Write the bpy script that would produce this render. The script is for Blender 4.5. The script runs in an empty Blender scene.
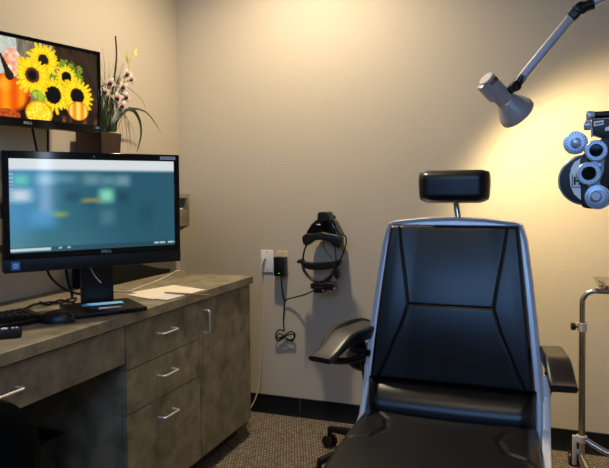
import bpy, bmesh, math, random
from mathutils import Vector, Matrix, Euler
random.seed(7)
PI = math.pi
S = bpy.context.scene
COL = S.collection

# ------------------------------------------------------------------ camera
CF, CYAW, CPIT, CROL, CSX, CSY, CH = 617.3795, -0.3566, -0.0287, -0.0085, -0.3805, -24.7144, 1.1544
Fw = Vector((math.sin(CYAW)*math.cos(CPIT), math.cos(CYAW)*math.cos(CPIT), math.sin(CPIT)))
Rw = Vector((math.cos(CYAW), -math.sin(CYAW), 0)); Uw = Rw.cross(Fw)
R2 = Rw*math.cos(CROL)+Uw*math.sin(CROL); U2 = -Rw*math.sin(CROL)+Uw*math.cos(CROL)
CO = Vector((0, 0, CH))
cd = bpy.data.cameras.new('camera'); cam = bpy.data.objects.new('camera', cd); COL.objects.link(cam)
cam.matrix_world = Matrix(((R2.x, U2.x, -Fw.x, 0), (R2.y, U2.y, -Fw.y, 0), (R2.z, U2.z, -Fw.z, CH), (0, 0, 0, 1)))
cd.sensor_width = 36; cd.sensor_fit = 'HORIZONTAL'; cd.lens = CF/609*36
cd.shift_x = -CSX/609; cd.shift_y = CSY/609; cd.clip_start = 0.05
S.camera = cam

def ray(x, y): return Fw+R2*((x-304.5-CSX)/CF)-U2*((y-234-CSY)/CF)
def on(x, y, P, n):
    r = ray(x, y); P = Vector(P); n = Vector(n)
    return CO+r*((P-CO).dot(n)/r.dot(n))
def at(x, y, X=None, Y=None, Z=None):
    if X is not None: return on(x, y, (X, 0, 0), (1, 0, 0))
    if Y is not None: return on(x, y, (0, Y, 0), (0, 1, 0))
    return on(x, y, (0, 0, Z), (0, 0, 1))

# ------------------------------------------------------------------ materials
def lin(c):
    return tuple(((v/255)/12.92 if v/255 <= .04045 else ((v/255+.055)/1.055)**2.4) for v in c)
def mat(name, rgb, rough=.5, metal=0, spec=.5, bump=None, mottle=None, coat=0, emit=None, estr=1):
    m = bpy.data.materials.new(name); m.use_nodes = True
    nt = m.node_tree; b = nt.nodes['Principled BSDF']
    c = (*lin(rgb), 1)
    b.inputs['Base Color'].default_value = c
    b.inputs['Roughness'].default_value = rough; b.inputs['Metallic'].default_value = metal
    b.inputs['Specular IOR Level'].default_value = spec; b.inputs['Coat Weight'].default_value = coat
    tc = nt.nodes.new('ShaderNodeTexCoord')
    if mottle:      # (scale, second rgb, detail)
        n = nt.nodes.new('ShaderNodeTexNoise'); n.inputs['Scale'].default_value = mottle[0]
        n.inputs['Detail'].default_value = mottle[2] if len(mottle) > 2 else 6; n.inputs['Roughness'].default_value = .65
        r = nt.nodes.new('ShaderNodeValToRGB')
        r.color_ramp.elements[0].position = .32; r.color_ramp.elements[1].position = .68
        r.color_ramp.elements[0].color = c; r.color_ramp.elements[1].color = (*lin(mottle[1]), 1)
        nt.links.new(tc.outputs['Object'], n.inputs['Vector']); nt.links.new(n.outputs['Fac'], r.inputs['Fac'])
        nt.links.new(r.outputs['Color'], b.inputs['Base Color'])
    if bump:        # (scale, strength)
        n2 = nt.nodes.new('ShaderNodeTexNoise'); n2.inputs['Scale'].default_value = bump[0]; n2.inputs['Detail'].default_value = 3
        bp = nt.nodes.new('ShaderNodeBump'); bp.inputs['Strength'].default_value = bump[1]; bp.inputs['Distance'].default_value = .01
        nt.links.new(tc.outputs['Object'], n2.inputs['Vector']); nt.links.new(n2.outputs['Fac'], bp.inputs['Height'])
        nt.links.new(bp.outputs['Normal'], b.inputs['Normal'])
    if emit:
        b.inputs['Emission Color'].default_value = (*lin(emit), 1); b.inputs['Emission Strength'].default_value = estr
    return m
def screen_mat(name, strength, rough=.12, spec=.5):
    m = bpy.data.materials.new(name); m.use_nodes = True; nt = m.node_tree; b = nt.nodes['Principled BSDF']
    b.inputs['Base Color'].default_value = (.004, .004, .005, 1); b.inputs['Roughness'].default_value = rough
    b.inputs['Specular IOR Level'].default_value = spec
    a = nt.nodes.new('ShaderNodeAttribute'); a.attribute_name = 'picture'
    nt.links.new(a.outputs['Color'], b.inputs['Emission Color']); b.inputs['Emission Strength'].default_value = strength
    return m
def carpet_mat():
    m = bpy.data.materials.new('carpet'); m.use_nodes = True; nt = m.node_tree; b = nt.nodes['Principled BSDF']
    N = nt.nodes.new; L = nt.links.new
    b.inputs['Roughness'].default_value = .95; b.inputs['Specular IOR Level'].default_value = .1
    tc = N('ShaderNodeTexCoord')
    mp = N('ShaderNodeMapping'); mp.inputs['Scale'].default_value = (75, 48, 1); L(tc.outputs['Object'], mp.inputs['Vector'])
    br = N('ShaderNodeTexBrick'); br.inputs['Scale'].default_value = 1; br.inputs['Mortar Size'].default_value = .16
    br.inputs['Mortar Smooth'].default_value = .6; br.inputs['Brick Width'].default_value = 1; br.inputs['Row Height'].default_value = .8
    br.inputs['Color1'].default_value = (*lin((186, 168, 140)), 1); br.inputs['Color2'].default_value = (*lin((150, 134, 110)), 1)
    br.inputs['Mortar'].default_value = (*lin((58, 56, 56)), 1)
    L(mp.outputs['Vector'], br.inputs['Vector'])
    n = N('ShaderNodeTexNoise'); n.inputs['Scale'].default_value = 60; n.inputs['Detail'].default_value = 2
    L(tc.outputs['Object'], n.inputs['Vector'])
    mx = N('ShaderNodeMix'); mx.data_type = 'RGBA'; mx.blend_type = 'MULTIPLY'; mx.inputs['Factor'].default_value = .6
    L(br.outputs['Color'], mx.inputs['A']); L(n.outputs['Color'], mx.inputs['B'])
    L(mx.outputs['Result'], b.inputs['Base Color'])
    bp = N('ShaderNodeBump'); bp.inputs['Strength'].default_value = .5; bp.inputs['Distance'].default_value = .004
    L(br.outputs['Fac'], bp.inputs['Height']); bp.invert = True; L(bp.outputs['Normal'], b.inputs['Normal'])
    return m

M = dict(
    wall=mat('wall_paint', (188, 177, 157), .75, spec=.25, bump=(120, .12)),
    ceil=mat('ceiling_paint', (190, 186, 176), .9),
    base=mat('vinyl_baseboard', (11, 12, 12), .6, spec=.2),
    carpet=carpet_mat(),
    lam=mat('stone_laminate', (98, 90, 73), .5, spec=.3, mottle=(11, (154, 143, 119), 9), bump=(60, .05)),
    lamdark=mat('laminate_shadow_gap', (30, 27, 22), .8),
    kick=mat('toe_kick', (48, 42, 35), .7),
    chrome=mat('brushed_nickel', (235, 235, 235), .36, .85),
    steel=mat('chromed_steel', (190, 185, 178), .18, 1),
    silver=mat('silver_paint', (232, 233, 238), .34, .1, coat=.3),
    lampgrey=mat('lamp_grey_paint', (176, 172, 174), .38, .1),
    black=mat('black_plastic', (7, 7, 8), .38),
    blackmat=mat('matt_black_plastic', (5, 5, 6), .65, spec=.25),
    gloss=mat('gloss_black_plastic', (6, 7, 8), .08),
    navy=mat('monitor_navy_plastic', (16, 20, 27), .4),
    leather=mat('black_leather', (7, 9, 13), .33, spec=.5, bump=(420, .05)),
    leatherseat=mat('seat_leather', (10, 9, 9), .4, spec=.4, bump=(420, .05)),
    seam=mat('seam_thread', (4, 4, 5), .8),
    armpad=mat('arm_pad_urethane', (22, 22, 23), .38, spec=.55),
    fabric=mat('black_fabric', (4, 4, 4), .9, spec=.1, bump=(300, .2)),
    bin=mat('grey_bin_plastic', (60, 62, 62), .6, spec=.2),
    liner=mat('bin_liner', (40, 43, 46), .35, spec=.3),
    white=mat('white_plastic', (225, 225, 228), .4),
    beige=mat('beige_plastic', (200, 182, 140), .45),
    whitecord=mat('white_cord', (215, 205, 185), .5),
    logo=mat('logo_silver', (190, 195, 200), .35, .3),
    paper=mat('paper', (226, 214, 190), .8, mottle=(30, (232, 222, 202))),
    pen=mat('pencil_yellow', (150, 118, 40), .5),
    print_=mat('grey_print', (120, 112, 100), .8),
    bluelabel=mat('blue_sticker', (40, 140, 215), .4),
    bluepad=mat('blue_note_pad', (120, 190, 232), .6),
    pot=mat('brown_pot_glaze', (60, 32, 18), .4, mottle=(14, (40, 21, 12))),
    soil=mat('potting_moss', (40, 34, 20), .95, bump=(80, .5)),
    leaf=mat('dark_green_leaf', (28, 46, 22), .4),
    grass=mat('grass_green', (60, 80, 42), .6),
    stem=mat('orchid_stalk', (150, 150, 60), .5),
    stick=mat('brown_twig', (44, 30, 22), .8),
    petal=mat('pale_petal', (196, 180, 166), .6),
    lip=mat('maroon_lip', (120, 52, 40), .6),
    bud=mat('green_yellow_bud', (176, 172, 84), .5),
    phsilver=mat('instrument_silver', (186, 198, 212), .32, .5),
    phdark=mat('instrument_black', (6, 7, 9), .45),
    phwhite=mat('instrument_white_face', (245, 248, 250), .4),
    glass=mat('dark_lens', (6, 7, 9), .05),
    led=mat('green_led', (40, 255, 60), .4, emit=(60, 255, 60), estr=1.5),
    bulb=mat('warm_bulb', (255, 220, 170), .4, emit=(255, 205, 130), estr=6),
    canlight=mat('warm_downlight', (255, 225, 180), .4, emit=(255, 212, 150), estr=8),
    lit=mat('white_button', (210, 215, 230), .4),
)

# ------------------------------------------------------------------ mesh helpers
def merge(bm, t, mi=0):
    for f in t.faces: f.material_index = mi
    me = bpy.data.meshes.new('t'); t.to_mesh(me); t.free(); bm.from_mesh(me); bpy.data.meshes.remove(me)
def box(bm, lo, hi, bev=0, seg=2, mx=None, mi=0):
    t = bmesh.new(); bmesh.ops.create_cube(t, size=1)
    lo = Vector(lo); hi = Vector(hi); d = hi-lo; c = (lo+hi)/2
    for v in t.verts: v.co = Vector((v.co.x*d.x, v.co.y*d.y, v.co.z*d.z))+c
    if bev: bmesh.ops.bevel(t, geom=t.edges[:], offset=bev, segments=seg, profile=.6, affect='EDGES')
    if mx: t.transform(mx)
    merge(bm, t, mi)
def prism(bm, poly, O_, u, v, n, depth, bev=0, seg=2, mi=0):
    """polygon (a,b) in the frame O_+a*u+b*v, extruded by depth along n"""
    O_ = Vector(O_); u = Vector(u); v = Vector(v); n = Vector(n).normalized()
    t = bmesh.new()
    f = t.faces.new([t.verts.new(O_+u*a+v*b) for a, b in poly])
    r = bmesh.ops.extrude_face_region(t, geom=[f])
    for x in r['geom']:
        if isinstance(x, bmesh.types.BMVert): x.co += n*depth
    bmesh.ops.recalc_face_normals(t, faces=t.faces[:])
    if bev: bmesh.ops.bevel(t, geom=t.edges[:], offset=bev, segments=seg, profile=.6, affect='EDGES', clamp_overlap=True)
    merge(bm, t, mi)
def spline(pts, n=8, closed=False):
    P = [Vector(p) for p in pts]
    if len(P) < 3 and not closed: return P
    out = []; N = len(P); rng = N if closed else N-1
    for i in range(rng):
        p1 = P[i]; p2 = P[(i+1) % N]
        p0 = P[i-1] if (i > 0 or closed) else p1*2-p2
        p3 = P[(i+2) % N] if (i+2 < N or closed) else p2*2-p1
        for k in range(n):
            t = k/n
            out.append(.5*((2*p1)+(p2-p0)*t+(2*p0-5*p1+4*p2-p3)*t*t+(3*p1-p0-3*p2+p3)*t**3))
    if not closed: out.append(P[-1])
    return out
def tube(bm, pts, r, seg=10, n=8, closed=False, flat=1.0, mi=0, smooth=True):
    P = spline(pts, n, closed) if smooth else [Vector(p) for p in pts]
    N = len(P); rings = []
    T = []
    for i in range(N):
        a = P[i-1] if (i > 0 or closed) else P[i]; b = P[(i+1) % N] if (i < N-1 or closed) else P[i]
        T.append((b-a).normalized())
    up = Vector((0, 0, 1)) if abs(T[0].z) < .9 else Vector((1, 0, 0))
    s = T[0].cross(up).normalized()
    t = bmesh.new()
    for i in range(N):
        s = (s-T[i]*s.dot(T[i])).normalized(); q = T[i].cross(s)
        rr = r if not isinstance(r, (list, tuple)) else r[0]+(r[1]-r[0])*i/(N-1) if len(r) == 2 else r[min(len(r)-1, i*len(r)//N)]
        rings.append([t.verts.new(P[i]+(s*math.cos(2*PI*k/seg)+q*math.sin(2*PI*k/seg)*flat)*rr) for k in range(seg)])
    for i in range(N if closed else N-1):
        A = rings[i]; B = rings[(i+1) % N]
        for k in range(seg): t.faces.new((A[k], A[(k+1) % seg], B[(k+1) % seg], B[k]))
    if not closed: t.faces.new(rings[0][::-1]); t.faces.new(rings[-1])
    bmesh.ops.recalc_face_normals(t, faces=t.faces[:])
    merge(bm, t, mi)
def lathe(bm, prof, O_, axis, seg=28, mi=0, caps=True):
    """profile of (radius, distance along axis)"""
    a = Vector(axis).normalized(); up = Vector((0, 0, 1)) if abs(a.z) < .9 else Vector((1, 0, 0))
    s = a.cross(up).normalized(); q = a.cross(s); O_ = Vector(O_); t = bmesh.new(); rings = []
    for r, h in prof:
        rings.append([t.verts.new(O_+a*h+(s*math.cos(2*PI*k/seg)+q*math.sin(2*PI*k/seg))*max(r, 1e-5)) for k in range(seg)])
    for A, B in zip(rings, rings[1:]):
        for k in range(seg): t.faces.new((A[k], A[(k+1) % seg], B[(k+1) % seg], B[k]))
    if caps: t.faces.new(rings[0][::-1]); t.faces.new(rings[-1])
    bmesh.ops.recalc_face_normals(t, faces=t.faces[:])
    merge(bm, t, mi)
def grid_solid(bm, nu, nv, f, g=None, mi=0):
    """front surface f(u,v), back surface g(u,v), u,v in 0..1, closed round the rim"""
    t = bmesh.new()
    A = [[t.verts.new(f(i/nu, j/nv)) for j in range(nv+1)] for i in range(nu+1)]
    for i in range(nu):
        for j in range(nv): t.faces.new((A[i][j], A[i+1][j], A[i+1][j+1], A[i][j+1]))
    if g:
        B = [[t.verts.new(g(i/nu, j/nv)) for j in range(nv+1)] for i in range(nu+1)]
        for i in range(nu):
            for j in range(nv): t.faces.new((B[i][j], B[i][j+1], B[i+1][j+1], B[i+1][j]))
        for i in range(nu):
            t.faces.new((A[i][0], B[i][0], B[i+1][0], A[i+1][0])); t.faces.new((A[i][nv], A[i+1][nv], B[i+1][nv], B[i][nv]))
        for j in range(nv):
            t.faces.new((A[0][j], A[0][j+1], B[0][j+1], B[0][j])); t.faces.new((A[nu][j], B[nu][j], B[nu][j+1], A[nu][j+1]))
    bmesh.ops.recalc_face_normals(t, faces=t.faces[:])
    merge(bm, t, mi)

ROOTM = {}
def root_of(p):
    while p.parent: p = p.parent
    return p
def thing(name, label, cat, loc=(0, 0, 0), rz=0, group=None):
    o = bpy.data.objects.new(name, None); COL.objects.link(o)
    o.empty_display_size = .1
    o.location = loc; o.rotation_euler = (0, 0, rz); o['label'] = label; o['category'] = cat
    if group: o['group'] = group
    ROOTM[o.name] = Matrix.Translation(Vector(loc)) @ Matrix.Rotation(rz, 4, 'Z')
    return o
def obj(name, bm, m, parent=None, local=False, smooth=True, ang=38):
    """world-space bmesh (or local to the thing) -> one mesh object"""
    me = bpy.data.meshes.new(name)
    o = bpy.data.objects.new(name, me); COL.objects.link(o)
    if parent:
        r = root_of(parent)
        if not local and r.name in ROOTM: bm.transform(ROOTM[r.name].inverted())
        elif not local: bm.transform(Matrix.Translation(-r.location))
        o.parent = parent
    elif not local:
        xs = [v.co for v in bm.verts]
        c = Vector(((min(v.x for v in xs)+max(v.x for v in xs))/2, (min(v.y for v in xs)+max(v.y for v in xs))/2, min(v.z for v in xs)))
        bm.transform(Matrix.Translation(-c)); o.location = c
    if smooth:
        for f in bm.faces: f.smooth = True
        bm.edges.ensure_lookup_table()
        for e in bm.edges:
            if len(e.link_faces) == 2 and e.calc_face_angle(0) > math.radians(ang): e.smooth = False
    bm.to_mesh(me); bm.free()
    for x in (m if isinstance(m, (list, tuple)) else [m]): me.materials.append(x)
    return o
def tag(o, label, cat, group=None):
    o['label'] = label; o['category'] = cat
    if group: o['group'] = group
    return o
def struct(name, bm, m):
    o = obj(name, bm, m); o['kind'] = 'structure'; return o
NB = bmesh.new
def one(fn, *a, **k):
    b = NB(); fn(b, *a, **k); return b

def cord(name, label, pts, r, m, n=8, seg=7, par=None, cat='cable'):
    b = NB(); tube(b, pts, r, seg, n); o = obj(name, b, m, par)
    return tag(o, label, cat) if par is None else o
# letter strokes: list of quads in a unit box
def letters(bm, word, O_, u, v, n, h, mi=0):
    """flat raised capitals, height h, frame O_,u,v ; n is the outward normal"""
    G = {'D': [[(0, 0), (.2, 0), (.2, 1), (0, 1)], [(.2, 0), (.55, 0), (.78, .22), (.55, .2), (.2, .2)], [(.2, 1), (.2, .8), (.55, .8), (.78, .78), (.55, 1)], [(.55, .2), (.78, .22), (.78, .78), (.55, .8)]],
         'L': [[(0, 0), (.2, 0), (.2, 1), (0, 1)], [(.2, 0), (.66, 0), (.66, .2), (.2, .2)]],
         'E': [[(0, 0), (.2, 0), (.2, 1), (0, 1)], [(.2, 0), (.7, 0), (.7, .2), (.2, .2)], [(.2, .4), (.64, .4), (.64, .6), (.2, .6)], [(.2, .8), (.7, .8), (.7, 1), (.2, 1)]],
         'H': [[(0, 0), (.22, 0), (.22, 1), (0, 1)], [(.58, 0), (.8, 0), (.8, 1), (.58, 1)], [(.22, .4), (.58, .4), (.58, .6), (.22, .6)]]}
    x = 0; u = Vector(u); v = Vector(v); O_ = Vector(O_)
    for ch in word:
        w = .95 if ch != 'L' else .8
        for q in G[ch]:
            pts = []
            for a, b_ in q:
                if ch == 'E':   # the tilted E of the emblem
                    ca, sa = math.cos(.6), math.sin(.6); a2, b2 = a-.35, b_-.5
                    a, b_ = a2*ca-b2*sa+.42, a2*sa+b2*ca+.5
                pts.append((x+a*h, b_*h))
            prism(bm, pts, O_, u, v, n, .0006, mi=mi)
        x += w*h+.08*h
    return x

# ------------------------------------------------------------------ room
YW, XL, XR, YF, ZC = 2.933, -1.825, 1.9, -1.5, 2.62
struct('floor', one(box, (XL-.1, YF-.1, -.1), (XR+.1, YW+.1, 0)), M['carpet'])
struct('ceiling', one(box, (XL-.1, YF-.1, ZC), (XR+.1, YW+.1, ZC+.1)), M['ceil'])
struct('wall_back', one(box, (XL-.1, YW, 0), (XR+.1, YW+.1, ZC)), M['wall'])
struct('wall_left', one(box, (XL-.1, YF, 0), (XL, YW, ZC)), M['wall'])
# right wall with a tall narrow sidelight, front wall open for an added fill pane (both behind the camera)
WY0, WY1, WZ0, WZ1 = -.16, -.045, 1.0, 2.2
b = NB()
box(b, (XR, YF, 0), (XR+.1, WY0, ZC)); box(b, (XR, WY1, 0), (XR+.1, YW, ZC))
box(b, (XR, WY0, 0), (XR+.1, WY1, WZ0)); box(b, (XR, WY0, WZ1), (XR+.1, WY1, ZC))
struct('wall_right', b, M['wall'])
b = NB()
FX0, FX1, FZ0, FZ1 = -1.1, .7, 1.45, 2.45
box(b, (XL-.1, YF-.1, 0), (FX0, YF, ZC)); box(b, (FX1, YF-.1, 0), (XR+.1, YF, ZC))
box(b, (FX0, YF-.1, 0), (FX1, YF, FZ0)); box(b, (FX0, YF-.1, FZ1), (FX1, YF, ZC))
struct('wall_front', b, M['wall'])
def frame_bm(axis, p, a0, a1, z0, z1, w=.035):
    b = NB()
    def bx(x0, x1, zz0, zz1):
        if axis == 'x': box(b, (p, x0, zz0), (p+.06, x1, zz1))
        else: box(b, (x0, p-.06, zz0), (x1, p, zz1))
    bx(a0-w, a0, z0-w, z1+w); bx(a1, a1+w, z0-w, z1+w); bx(a0, a1, z0-w, z0); bx(a0, a1, z1, z1+w)
    return b
daylight = mat('window_daylight', (215, 230, 255), .5, emit=(205, 226, 255), estr=9)
struct('window_1', one(box, (XR+.06, WY0, WZ0), (XR+.07, WY1, WZ1)), daylight)
fill_glow = mat('blue_fill_glow', (215, 230, 255), .5, emit=(55, 145, 255), estr=2.6)
struct('added_fill_pane', one(box, (FX0, YF-.07, FZ0), (FX1, YF-.06, FZ1)), fill_glow)  # added glowing pane, unseen, gives the leather its blue sheen
# vinyl baseboard in two lengths, with a seam between them
b = NB(); sx = at(300, 405, Y=YW-.004).x
prof = [(0, 0), (-.014, 0), (-.005, .014), (-.004, .092), (0, .095)]
prism(b, prof, (XL, YW, 0), (0, 1, 0), (0, 0, 1), (1, 0, 0), sx-XL-.0012)
prism(b, prof, (sx+.0012, YW, 0), (0, 1, 0), (0, 0, 1), (1, 0, 0), XR-sx-.0012)
struct('baseboard_back', b, M['base'])
b = NB(); prism(b, [(0, 0), (.014, 0), (.005, .014), (.004, .092), (0, .095)], (XL, YF, 0), (1, 0, 0), (0, 0, 1), (0, 1, 0), YW-YF-.02)
struct('baseboard_left', b, M['base'])

# ------------------------------------------------------------------ desk
XF, XC, YE, ZT, ZB = -1.2375, -1.2513, 2.628, .76, .7247
b = NB(); box(b, (XL+.003, -.12, ZB), (XF, YE, ZT), .002, 1)
tag(obj('worktop', b, M['lam']), 'long grey-brown stone-pattern laminate worktop along the left wall', 'worktop')
def bar_handle(name, p0, p1, out, m, par):
    p0 = Vector(p0); p1 = Vector(p1); out = Vector(out); d = (p1-p0).normalized()
    b = NB(); r = .0036
    tube(b, [p0, p0+out*.75, p0+out*.95+d*.004, p0+out+d*.012, p1+out-d*.012, p1+out*.95-d*.004, p1+out*.75, p1], r, 8, 4)
    return obj(name, b, m, par)
YA, YB_, YC = 1.674, 2.153, 2.617
XW = XL+.012
# three drawer cabinet
dc = thing('drawer_cabinet', 'three-drawer laminate base cabinet beside the knee space', 'cabinet', ((XC+XL)/2, (YA+YB_)/2, 0))
b = NB(); box(b, (XW, YA, .085), (XC-.02, YB_, ZB-.001), .001, 1)
obj('carcass', b, M['lam'], dc)
obj('toe_kick', one(box, (XW, YA, 0), (XC-.075, YB_, .085)), M['kick'], dc)
for z0, z1 in ((.571, ZB-.006), (.4215, .568), (.086, .4185)):
    d = obj('drawer', one(box, (XC-.0195, YA+.003, z0), (XC, YB_-.0015, z1), .0012, 1), M['lam'], dc)
    zz = z1-.062 if z1 < .7 else z1-.062
    if z1 < .5: zz = z1-.062
    bar_handle('handle', (XC, 1.855, zz), (XC, 1.948, zz), (.03, 0, 0), M['chrome'], d)
# door cabinet
kc = thing('door_cabinet', 'single-door laminate base cabinet at the worktop end nearest the back wall', 'cabinet', ((XC+XL)/2, (YB_+YC)/2, 0))
obj('carcass', one(box, (XW, YB_+.0005, .085), (XC-.02, YC, ZB-.001), .001, 1), M['lam'], kc)
obj('toe_kick', one(box, (XW, YB_+.0005, 0), (XC-.075, YC-.004, .085)), M['kick'], kc)
d = obj('door', one(box, (XC-.0195, YB_+.0015, .086), (XC, YC, ZB-.006), .0012, 1), M['lam'], kc)
bar_handle('handle', (XC, 2.180, .589), (XC, 2.180, .680), (.03, 0, 0), M['chrome'], d)
# pencil drawer across the knee space, and the far panel that carries the other end
pd = thing('apron_unit', 'wide shallow laminate drawer above the dark knee space', 'drawer unit', (XC-.2, 1.1, .596))
obj('drawer_front', one(box, (XC-.0195, .083, .5965), (XC, YA-.003, ZB-.006), .0012, 1), M['lam'], pd)
obj('drawer_box', one(box, (XL+.2, .10, .61), (XC-.02, YA-.02, ZB-.001)), M['blackmat'], pd)
bar_handle('handle', (XC, 1.125, .657), (XC, 1.218, .657), (.03, 0, 0), M['chrome'], pd)
b = NB(); box(b, (XW, -.10, 0), (XC, .08, ZB-.001), .001, 1)
tag(obj('end_cabinet', b, M['lam']), 'laminate base cabinet at the near end of the worktop', 'cabinet')

# wall organiser shelf along the left wall, behind the large monitor
XO = -1.665; Y0o, Y1o = 1.05, 2.775; Z0o, Z1o = .985, 1.147
og = thing('organizer_shelf', 'long laminate cubby shelf fixed to the left wall behind the monitors', 'shelf', ((XO+XL)/2, (Y0o+Y1o)/2, Z0o))
obj('top_panel', one(box, (XL+.001, Y0o, Z1o-.02), (XO, Y1o, Z1o), .001, 1), M['lam'], og)
obj('middle_shelf', one(box, (XL+.001, Y0o+.02, 1.053), (XO, Y1o-.02, 1.069), .001, 1), M['lam'], og)
obj('bottom_panel', one(box, (XL+.001, Y0o, Z0o), (XO, Y1o-.02, Z0o+.02), .001, 1), M['lam'], og)
obj('back_panel', one(box, (XL+.001, Y0o+.02, Z0o+.02), (XL+.008, Y1o-.02, Z1o-.02)), M['lam'], og)
obj('lower_front', one(box, (XO-.016, Y0o+.02, Z0o+.02), (XO, Y1o-.02, 1.053)), M['lam'], og)
for y in (Y0o, 1.62, 2.2, Y1o-.02):
    b = NB(); prism(b, [(XL+.001, Z0o-.075), (XL+.04, Z0o-.06), (XO, Z0o), (XO, Z1o-.02), (XL+.001, Z1o-.02)], (0, y, 0), (1, 0, 0), (0, 0, 1), (0, 1, 0), .02)
    obj('divider', b, M['lam'], og)
b = NB(); box(b, (-1.81, 2.60, 1.0695), (-1.68, 2.74, 1.0755), .001, 1)
tag(obj('folded_leaflet', b, M['white']), 'white folded leaflet lying in the end cubby of the wall shelf', 'leaflet')

# ------------------------------------------------------------------ monitors
def screen_mesh(w, h, nx, ny, fn):
    me_b = NB(); lay = me_b.verts.layers.float_color.new('picture')
    G = []
    for i in range(nx+1):
        row = []
        for j in range(ny+1):
            u, v = i/nx, j/ny
            vert = me_b.verts.new((-w/2+w*u, 0, -h/2+h*v)); c = fn(u, v)
            vert[lay] = (c[0], c[1], c[2], 1); row.append(vert)
        G.append(row)
    for i in range(nx):
        for j in range(ny): me_b.faces.new((G[i][j], G[i+1][j], G[i+1][j+1], G[i][j+1]))
    return me_b
def mix(a, b_, t):
    t = max(0, min(1, t)); return tuple(x+(y-x)*t for x, y in zip(a, b_))
def sstep(e0, e1, x):
    t = max(0, min(1, (x-e0)/(e1-e0))); return t*t*(3-2*t)

# --- upper wall monitor : local frame  x along screen (image right), -y out of the screen
TW, TH = .55, .322
a_tv = math.radians(90-14.5)
tdir = Vector((math.cos(a_tv), math.sin(a_tv), 0))        # towards the image right
tr_ = Vector((-1.620, 2.038, 0)); tc_ = tr_-tdir*TW/2
tv = thing('wall_monitor', 'upper black monitor on the left wall showing sunflowers and pumpkins', 'monitor', (tc_.x, tc_.y, 1.394), a_tv)
zc = TH/2
b = NB(); box(b, (-TW/2, .012, 0), (TW/2, .034, TH), .004); box(b, (-TW*.36, .034, .05), (TW*.36, .055, TH-.05), .012)
obj('housing', b, M['black'], tv, local=True)
b = NB(); bz = .0135; bb = .030
box(b, (-TW/2, -.002, 0), (-TW/2+bz, .012, TH), .0015, 1); box(b, (TW/2-bz, -.002, 0), (TW/2, .012, TH), .0015, 1)
box(b, (-TW/2+bz, -.002, TH-bz), (TW/2-bz, .012, TH), .0015, 1); box(b, (-TW/2+bz, -.002, 0), (TW/2-bz, .012, bb), .0015, 1)
obj('bezel', b, M['gloss'], tv, local=True)
sw, sh = TW-2*bz, TH-bz-bb
tvn = Vector((math.sin(a_tv), -math.cos(a_tv), 0))
tvO = tc_+Vector((0, 0, 1.394+bb+sh/2))
def tvuv(x, y):
    p = on(x, y, tvO, tvn); return ((p-tvO).dot(tdir)/sw+.5, (p.z-tvO.z)/sh+.5)
ASP = sw/sh
PXV = 1/80.0        # one photo pixel as a fraction of screen height
def P_(x, y):
    u, v = tvuv(x, y); return (u*ASP, v)
rnd = random.Random(3)
FL = [dict(c=P_(44, 60), R=19*PXV, k=6*PXV, core=(30, 24, 20), n=17, ph=.3, dy=-.04), dict(c=P_(67, 77), R=13.5*PXV, k=6*PXV, core=(8, 8, 10), n=19, ph=.9, dy=0),
      dict(c=P_(54, 95), R=20*PXV, k=9.5*PXV, core=(6, 6, 10), n=19, ph=.1, dy=0), dict(c=P_(78, 96), R=21*PXV, k=8.5*PXV, core=(6, 6, 10), n=21, ph=.5, dy=0),
      dict(c=P_(33, 75), R=21*PXV, k=8*PXV, core=(52, 26, 16), n=21, ph=.7, dy=0)]
PK = P_(6, 93); PY = P_(40, 113); PS = P_(79, 111); GD = P_(6, 114)
def hsh(x, y):
    s = math.sin(x*127.1+y*311.7)*43758.5453; return s-math.floor(s)
def vno(x, y):
    xi, yi = math.floor(x), math.floor(y); fx, fy = x-xi, y-yi; fx = fx*fx*(3-2*fx); fy = fy*fy*(3-2*fy)
    return (hsh(xi, yi)*(1-fx)+hsh(xi+1, yi)*fx)*(1-fy)+(hsh(xi, yi+1)*(1-fx)+hsh(xi+1, yi+1)*fx)*fy
B1 = P_(17, 50)[0]; B2 = P_(56, 60)[0]; TBL = P_(50, 103)[1]
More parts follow.
